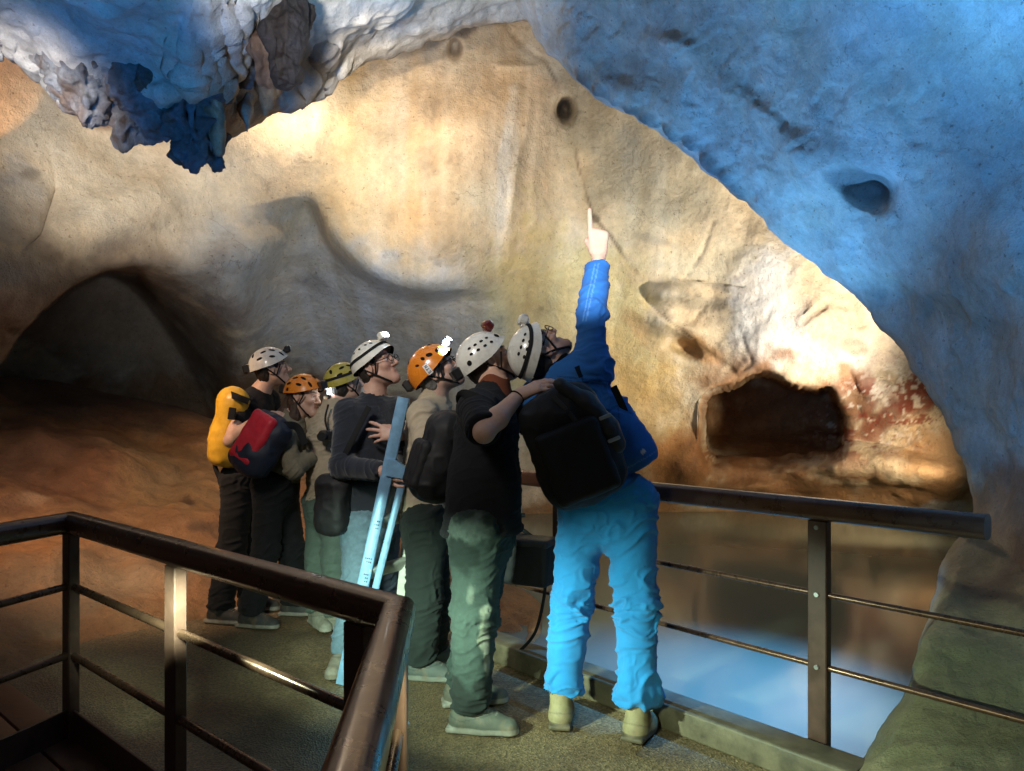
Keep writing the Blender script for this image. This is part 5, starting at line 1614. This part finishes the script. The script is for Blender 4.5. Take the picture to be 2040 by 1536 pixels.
# ================================================================ bags and tools
def pack(name, label, c, right, up, w, h, d, mat, parts, group=None, amp=.008, seed=1, cat='backpack'):
    """c: centre; right/up axes; the third axis points away from the wearer's back"""
    u = np.array(up, float); u /= np.linalg.norm(u)
    r_ = np.array(right, float); r_ -= u * r_.dot(u); r_ /= np.linalg.norm(r_)
    o_ = np.cross(r_, u)                                        # outward
    M = np.stack([r_, o_, u], 1)
    c = np.array(c, float)
    L = lambda x, y, z: c + M @ np.array((x * w / 2, y * d / 2, z * h / 2))
    root = empty(name, tuple(L(0, 0, -1)), label, cat, group)
    F_ = Field(*bounds([L(x, y, z) for x in (-1.2, 1.2) for y in (-1.3, 1.3) for z in (-1.1, 1.1)], .03), .006)
    F_.box(L(0, 0, -.05), (w / 2, d / 2, h / 2 * .95), M, min(w, d) * .36, .02)
    F_.ell(L(0, .15, -.35), (w * .50, d * .62, h * .33), M, .05)
    F_.ell(L(0, -.05, .62), (w * .44, d * .50, h * .20), M, .06)
    sdf_obj('bag_body', F_, mat, root, None, lambda V, Nn: V + Nn * (fbm(V * 7, 3, seed) * amp + (1 - np.abs(vnoise(V * 16, seed + 2)) * 2) * amp * .5)[:, None], 2)
    return root, L, M


def strap_obj(pts, w, parent, name='strap', mat=None, nrm=(0, -1, 0)):
    m = MB()
    P = smooth_curve([tuple(p) for p in pts], 24)
    m.sweep([Vector(p) for p in P], rounded(w, .006, .002, 2), up=nrm)
    return m.build(name, mat or M_WEB, parent, smooth=True)


def sub_blob(name, parent, c, half, M, mat, rad=.03, amp=.004, seed=3):
    F_ = Field(*bounds([np.array(c) - np.linalg.norm(half), np.array(c) + np.linalg.norm(half)], .02), .005)
    F_.box(c, half, M, rad, .01)
    return sdf_obj(name, F_, mat, parent, None, lambda V, Nn: V + Nn * (fbm(V * 12, 3, seed) * amp)[:, None], 1)


# big black pack on the back of the pointing caver
r1, L1, Mb = pack('backpack', 'large black backpack leaning on the back of the blue jacket', at(1138, 885, 2.97), (.93, .02, .37), (-.37, -.06, .93), .325, .47, .19, M_NYLON, None, seed=4)
sub_blob('front_pocket', r1, L1(-.05, 1.05, -.25), (.13, .03, .15), Mb, M_NYLON, .028, seed=8)
tb = MB()
tp = [L1(.25, .75, 1.02), L1(.66, .75, .62), L1(.92, .75, .1), L1(.98, .65, -.25)]
F_ = Field(*bounds(tp, .09), .005)
F_.cap(tp[0], tp[1], .026, .034, .02); F_.cap(tp[1], tp[2], .042, .043, .012); F_.cap(tp[2], tp[3], .043, .036, .01)
sdf_obj('side_roll', F_, M_GREYNY, r1, None, lambda V, Nn: V + Nn * (fbm(V * 14, 3, 2) * .005)[:, None], 1)
strap_obj([L1(-.05, .9, .95), L1(.2, 1.12, .5), L1(.38, 1.15, 0), L1(.42, 1.2, -.5)], .018, r1, 'piping', M_GREYNY)
M_BUCK = plain('grey_buckle', (.35, .36, .37), .4)
for z_ in (.28, -.12):
    q = MB(); q.box(Vector(L1(.93, 1.2, z_)), .05, .012, .014, Matrix(Mb.tolist()), bev=.003); q.build('buckle', M_BUCK, r1)
for sx, pts in ((1, [at(1150, 742, 3.09), at(1178, 732, 3.24), at(1190, 760, 3.36)]), (0, [at(1222, 770, 3.12), at(1236, 800, 3.14), at(1252, 838, 3.16)])):
    strap_obj(pts, .05 if sx else .03, r1, 'shoulder_strap')
# black pack of the black shirt
r2, L2, Mb = pack('backpack', 'rounded black backpack behind the black shirt, next to the blue ladder', at(880, 908, 3.34), (.35, -.93, .05), (.30, .02, .95), .26, .40, .18, M_NYLON, None, seed=14)
sub_blob('front_pocket', r2, L2(0, 1.05, -.3), (.11, .03, .11), Mb, M_NYLON, .028, seed=18)
strap_obj([L2(.3, -.8, .9), at(920, 790, 3.08), at(962, 800, 3.02)], .05, r2, 'shoulder_strap')
# red and yellow packs
r3, L3, Mb = pack('backpack', 'red fronted backpack below the brown ponytail', at(520, 885, 4.40), (.80, -.35, -.45), (.50, .05, .88), .25, .37, .15, M_NAVYNY, None, seed=24)
sub_blob('front_panel', r3, L3(-.12, 1.0, .12), (.09, .032, .16), Mb, M_REDNY, .034, seed=28)
strap_obj([L3(.5, .6, .8), at(590, 850, 4.42), at(608, 885, 4.42)], .045, r3, 'shoulder_strap')
r4, L4, Mb = pack('backpack', 'yellow tarpaulin pack on the back of the black t-shirt', at(456, 850, 4.74), (.55, -.83, 0), (.16, .0, .98), .24, .50, .16, M_YELNY, None, seed=34, amp=.006)
strap_obj([L4(.2, .6, .85), at(470, 790, 4.60), at(496, 800, 4.62)], .04, r4, 'shoulder_strap')
strap_obj([L4(-.5, .2, -.75), at(428, 925, 4.75), at(436, 950, 4.75), at(446, 975, 4.74)], .03, r4, 'hanging_strap')
q = MB(); q.box(Vector(at(462, 824, 4.585)), .045, .01, .075, Matrix.Rotation(R(8), 3, 'Y'), bev=.003); q.build('patch', M_WEB, r4)

# shoulder bag of the navy jumper
r5, L5, Mb = pack('shoulder_bag', 'dark shoulder bag hanging at the hip of the navy jumper', at(664, 1005, 3.86), (.9, -.4, .0), (.05, 0, 1), .17, .30, .10, M_NYLON, None, seed=44, cat='bag')
strap_obj([L5(0, 0, .95), at(690, 900, 3.78), at(735, 810, 3.82)], .03, r5, 'strap')

# compact camera on the tan jacket
cr_ = empty('camera', tuple(at(650, 880, 4.45)), 'small black camera hanging by a strap on the pale tan jacket', 'camera')
m = MB(); m.box(at(652, 868, 4.45), .10, .05, .065, Matrix.Rotation(R(-20), 3, 'Z'), bev=.01); m.build('camera_body', M_BLACKP, cr_, smooth=True)
m = MB(); m.tube([at(645, 868, 4.43), at(640, 870, 4.38)], .027, 16); m.build('lens', M_BLACKP, cr_, smooth=True)
strap_obj([at(654, 862, 4.45), at(648, 835, 4.48), at(654, 806, 4.52)], .012, cr_, 'strap')
# hand torch shining past the orange helmet
tr = empty('torch', tuple(at(656, 790, 4.62)), 'small lit torch held upright before the pale tan jacket', 'torch')
m = MB(); m.tube([at(656, 800, 4.62), at(656, 786, 4.62)], .012, 12); m.build('handle', M_BLACKP, tr, smooth=True)
m = MB(); m.tube([at(656, 786, 4.62), at(656, 766, 4.62)], .012, 12); m.build('lamp_head', M_LIT, tr, smooth=True)

# camera case and strap on the pool rail
cs = empty('camera_case', tuple(at(1055, 1165, 3.84)), 'black padded case hanging from the pool rail by its strap', 'case')
ca_ = math.atan2(EDIR.y, EDIR.x)
MR = Matrix.Rotation(ca_ + .35, 3, 'Z')
F_ = Field(*bounds([np.array(at(1052, 1112, 3.84)) - .26, np.array(at(1052, 1112, 3.84)) + .26], .02), .006)
F_.box(at(1052, 1118, 3.84), (.145, .085, .115), np.array(MR), .03, .02)
sdf_obj('case_body', F_, M_NYLON, cs, None, lambda V, Nn: V + Nn * (fbm(V * 8, 3, 9) * .005)[:, None], 1)
F_ = Field(*bounds([np.array(at(1052, 1112, 3.84)) - .26, np.array(at(1052, 1112, 3.84)) + .26], .02), .006)
F_.box(np.array(at(1052, 1118, 3.84)) + (0, 0, .105), (.150, .09, .022), np.array(MR), .018, .02)
sdf_obj('lid', F_, M_GREYNY, cs, None, lambda V, Nn: V + Nn * (fbm(V * 9, 3, 9) * .004)[:, None], 1)
strap_obj([at(1076, 1082, 3.86), at(1050, 1062, 3.92), at(1024, 1040, 3.98), at(1012, 1000, 4.02), at(1016, 955, 4.05)], .022, cs, 'strap')
strap_obj([at(1088, 1150, 3.80), at(1082, 1200, 3.82), at(1066, 1260, 3.84), at(1036, 1296, 3.86), at(1022, 1300, 3.88)], .016, cs, 'strap')
m = MB(); m.tube([at(1088, 1140, 3.80), at(1088, 1158, 3.80)], .006, 10); m.build('buckle', M_STEEL, cs, smooth=True)
# small tripod lying on the rail, legs in black
tpd = empty('tripod', tuple(at(1030, 1030, 3.98)), 'small cream and black tripod head resting by the black padded case', 'tripod')
m = MB(); m.box(at(1030, 1016, 3.95), .055, .04, .05, Matrix.Rotation(.4, 3, 'Z'), bev=.01); m.box(at(1024, 1006, 3.95), .03, .03, .04, bev=.006); m.build('tripod_head', plain('cream_plastic', (.55, .50, .34), .4), tpd, smooth=True)
m = MB(); m.tube([at(1046, 1026, 3.95), at(980, 1034, 3.95)], .012, 10); m.tube([at(1020, 1034, 3.96), at(1072, 1085, 3.92)], .010, 10); m.build('legs', M_BLACKP, tpd, smooth=True)

# folding ladder, its blue set in the base colour
M_LAD = plain('aluminium_blue', (.20, .38, .58), .36, metal=.35, noise=.12, nscale=30)
M_LADT = plain('ladder_tread', (.55, .55, .48), .5, metal=.1, noise=.2, nscale=30)
ld = empty('ladder', tuple(at(712, 1330, 3.66)), 'folded blue-white aluminium ladder standing before the navy jumper', 'ladder')


def bar3(a, b, w, d, mat, name, parent, nrm=(0, -1, 0)):
    m = MB(); m.sweep([Vector(a), Vector(b)], rounded(w, d, .004, 2), up=nrm); return m.build(name, mat, parent, smooth=True)


top_, bot_ = at(804, 792, 3.66), gp(681, 3.66, .005)
f1 = bar3(top_, bot_, .058, .026, M_LAD, 'stile', ld)
top2, bot2 = at(807, 938, 3.68), gp(702, 3.70, .005)
f2 = bar3(top2, bot2, .036, .024, M_LAD, 'brace', ld)
hg = MB(); hv = [at(772, 915, 3.635), at(786, 915, 3.635), at(816, 938, 3.635), at(814, 956, 3.635), at(768, 948, 3.635)]
hg.add([p for p in hv] + [p + Vector((0, .05, 0)) for p in hv], [(0, 1, 2, 3, 4)[::-1], (5, 6, 7, 8, 9)] + [(i, (i + 1) % 5, (i + 1) % 5 + 5, i + 5) for i in range(5)])
hg.build('hinge', M_LAD, ld)
s3 = bar3(at(822, 960, 3.90), gp(786, 3.94, .005), .05, .024, M_LADT, 'stile', ld)
for z in (.29, .545, .80):
    t = (top_.z - z) / (top_.z - bot_.z); a = top_.lerp(bot_, t)
    t2 = (EYE - (960 - HZ) / F * 3.90 - z) / (EYE - (960 - HZ) / F * 3.90 - .005); b = at(822, 960, 3.90).lerp(gp(786, 3.94, .005), t2)
    bar3(a, b, .028, .075, M_LADT, 'tread', ld, (.5, -.3, .8))
axl = (bot_ - top_).normalized(); sdl = axl.cross(Vector((0, -1, 0))).normalized()
rl = random.Random(4)
for t0, rows_ in ((.43, 3), (.56, 2), (.615, 3)):
    lab = MB()
    for k in range(rows_):
        for j in range(rl.choice((2, 3, 4))):
            cpt = top_ + axl * ((t0 + k * .012) * (bot_ - top_).length) + sdl * (-.014 + j * .009) + Vector((0, -.0145, 0))
            lab.box(cpt, .006, .001, .007, Matrix.Rotation(R(11), 3, 'Y'))
    lab.build('safety_label', M_INK, f1)

# ================================================================ hanging formations of the ceiling
CEIL = bpy.data.objects['cave_ceiling']
for pts, rs, base in (
        ([(372, 150), (366, 225), (392, 285), (430, 316)], [.26, .17, .13, .05], (.10, .11, .13)),  # dark navy base carries the shade on this nose
        ([(318, 150), (312, 232)], [.24, .10], (.18, .19, .22)),
        ([(262, 160), (258, 238)], [.26, .13], (.20, .21, .23)),
        ([(425, 140), (430, 220), (437, 300)], [.07, .06, .025], (.46, .36, .24)),
        ([(566, 66), (570, 150)], [.11, .095], (.02, .016, .016)), ([(528, 90), (530, 156)], [.09, .07], (.24, .15, .10)),
        ([(540, 160), (528, 228)], [.07, .02], (.36, .24, .14)),
        ([(489, 220), (494, 264)], [.03, .006], (.36, .3, .24)),
        ([(160, 120), (170, 200)], [.22, .12], (.20, .21, .23))):
    Y0 = 4.36 + .0042 * pts[0][1]
    P3 = [np.array(at(x, y, Y0 + .02 * i)) for i, (x, y) in enumerate(pts)]
    F_ = Field(*bounds(P3, max(rs) + .12), .013)
    F_.chain(P3, rs, .05)
    top = P3[0] + np.array((0, .12, .22))
    F_.cap(top, P3[0], rs[0] * 1.5, rs[0], .08)
    sd_ = int(pts[0][0])

    def shape(V, Nn, sd_=sd_, r=rs[0]):
        st = np.stack([V[:, 0] * 9, V[:, 1] * 9, V[:, 2] * 2.2], 1)
        return V + Nn * (fbm(V * 6.0, 4, sd_) * .32 * r + (1 - np.abs(fbm(st, 3, sd_ + 2)) * 2) * .16 * r + fbm(V * 26.0, 2, sd_ + 4) * .05 * r)[:, None]

    def scol(V, base=base, sd_=sd_):
        st = fbm(np.stack([V[:, 0] * 12, V[:, 1] * 12, V[:, 2] * 1.6], 1), 4, sd_ + 7)
        w = np.clip(st * .9 + .15, 0, .85)[:, None]
        return np.ones((len(V), 3)) * np.array(base) * (1 - w) + np.array((.10, .055, .032)) * w * (.2 if max(base) < .1 else 1)
    sdf_obj('stalactite', F_, M_STAL, CEIL, scol, shape, 1)
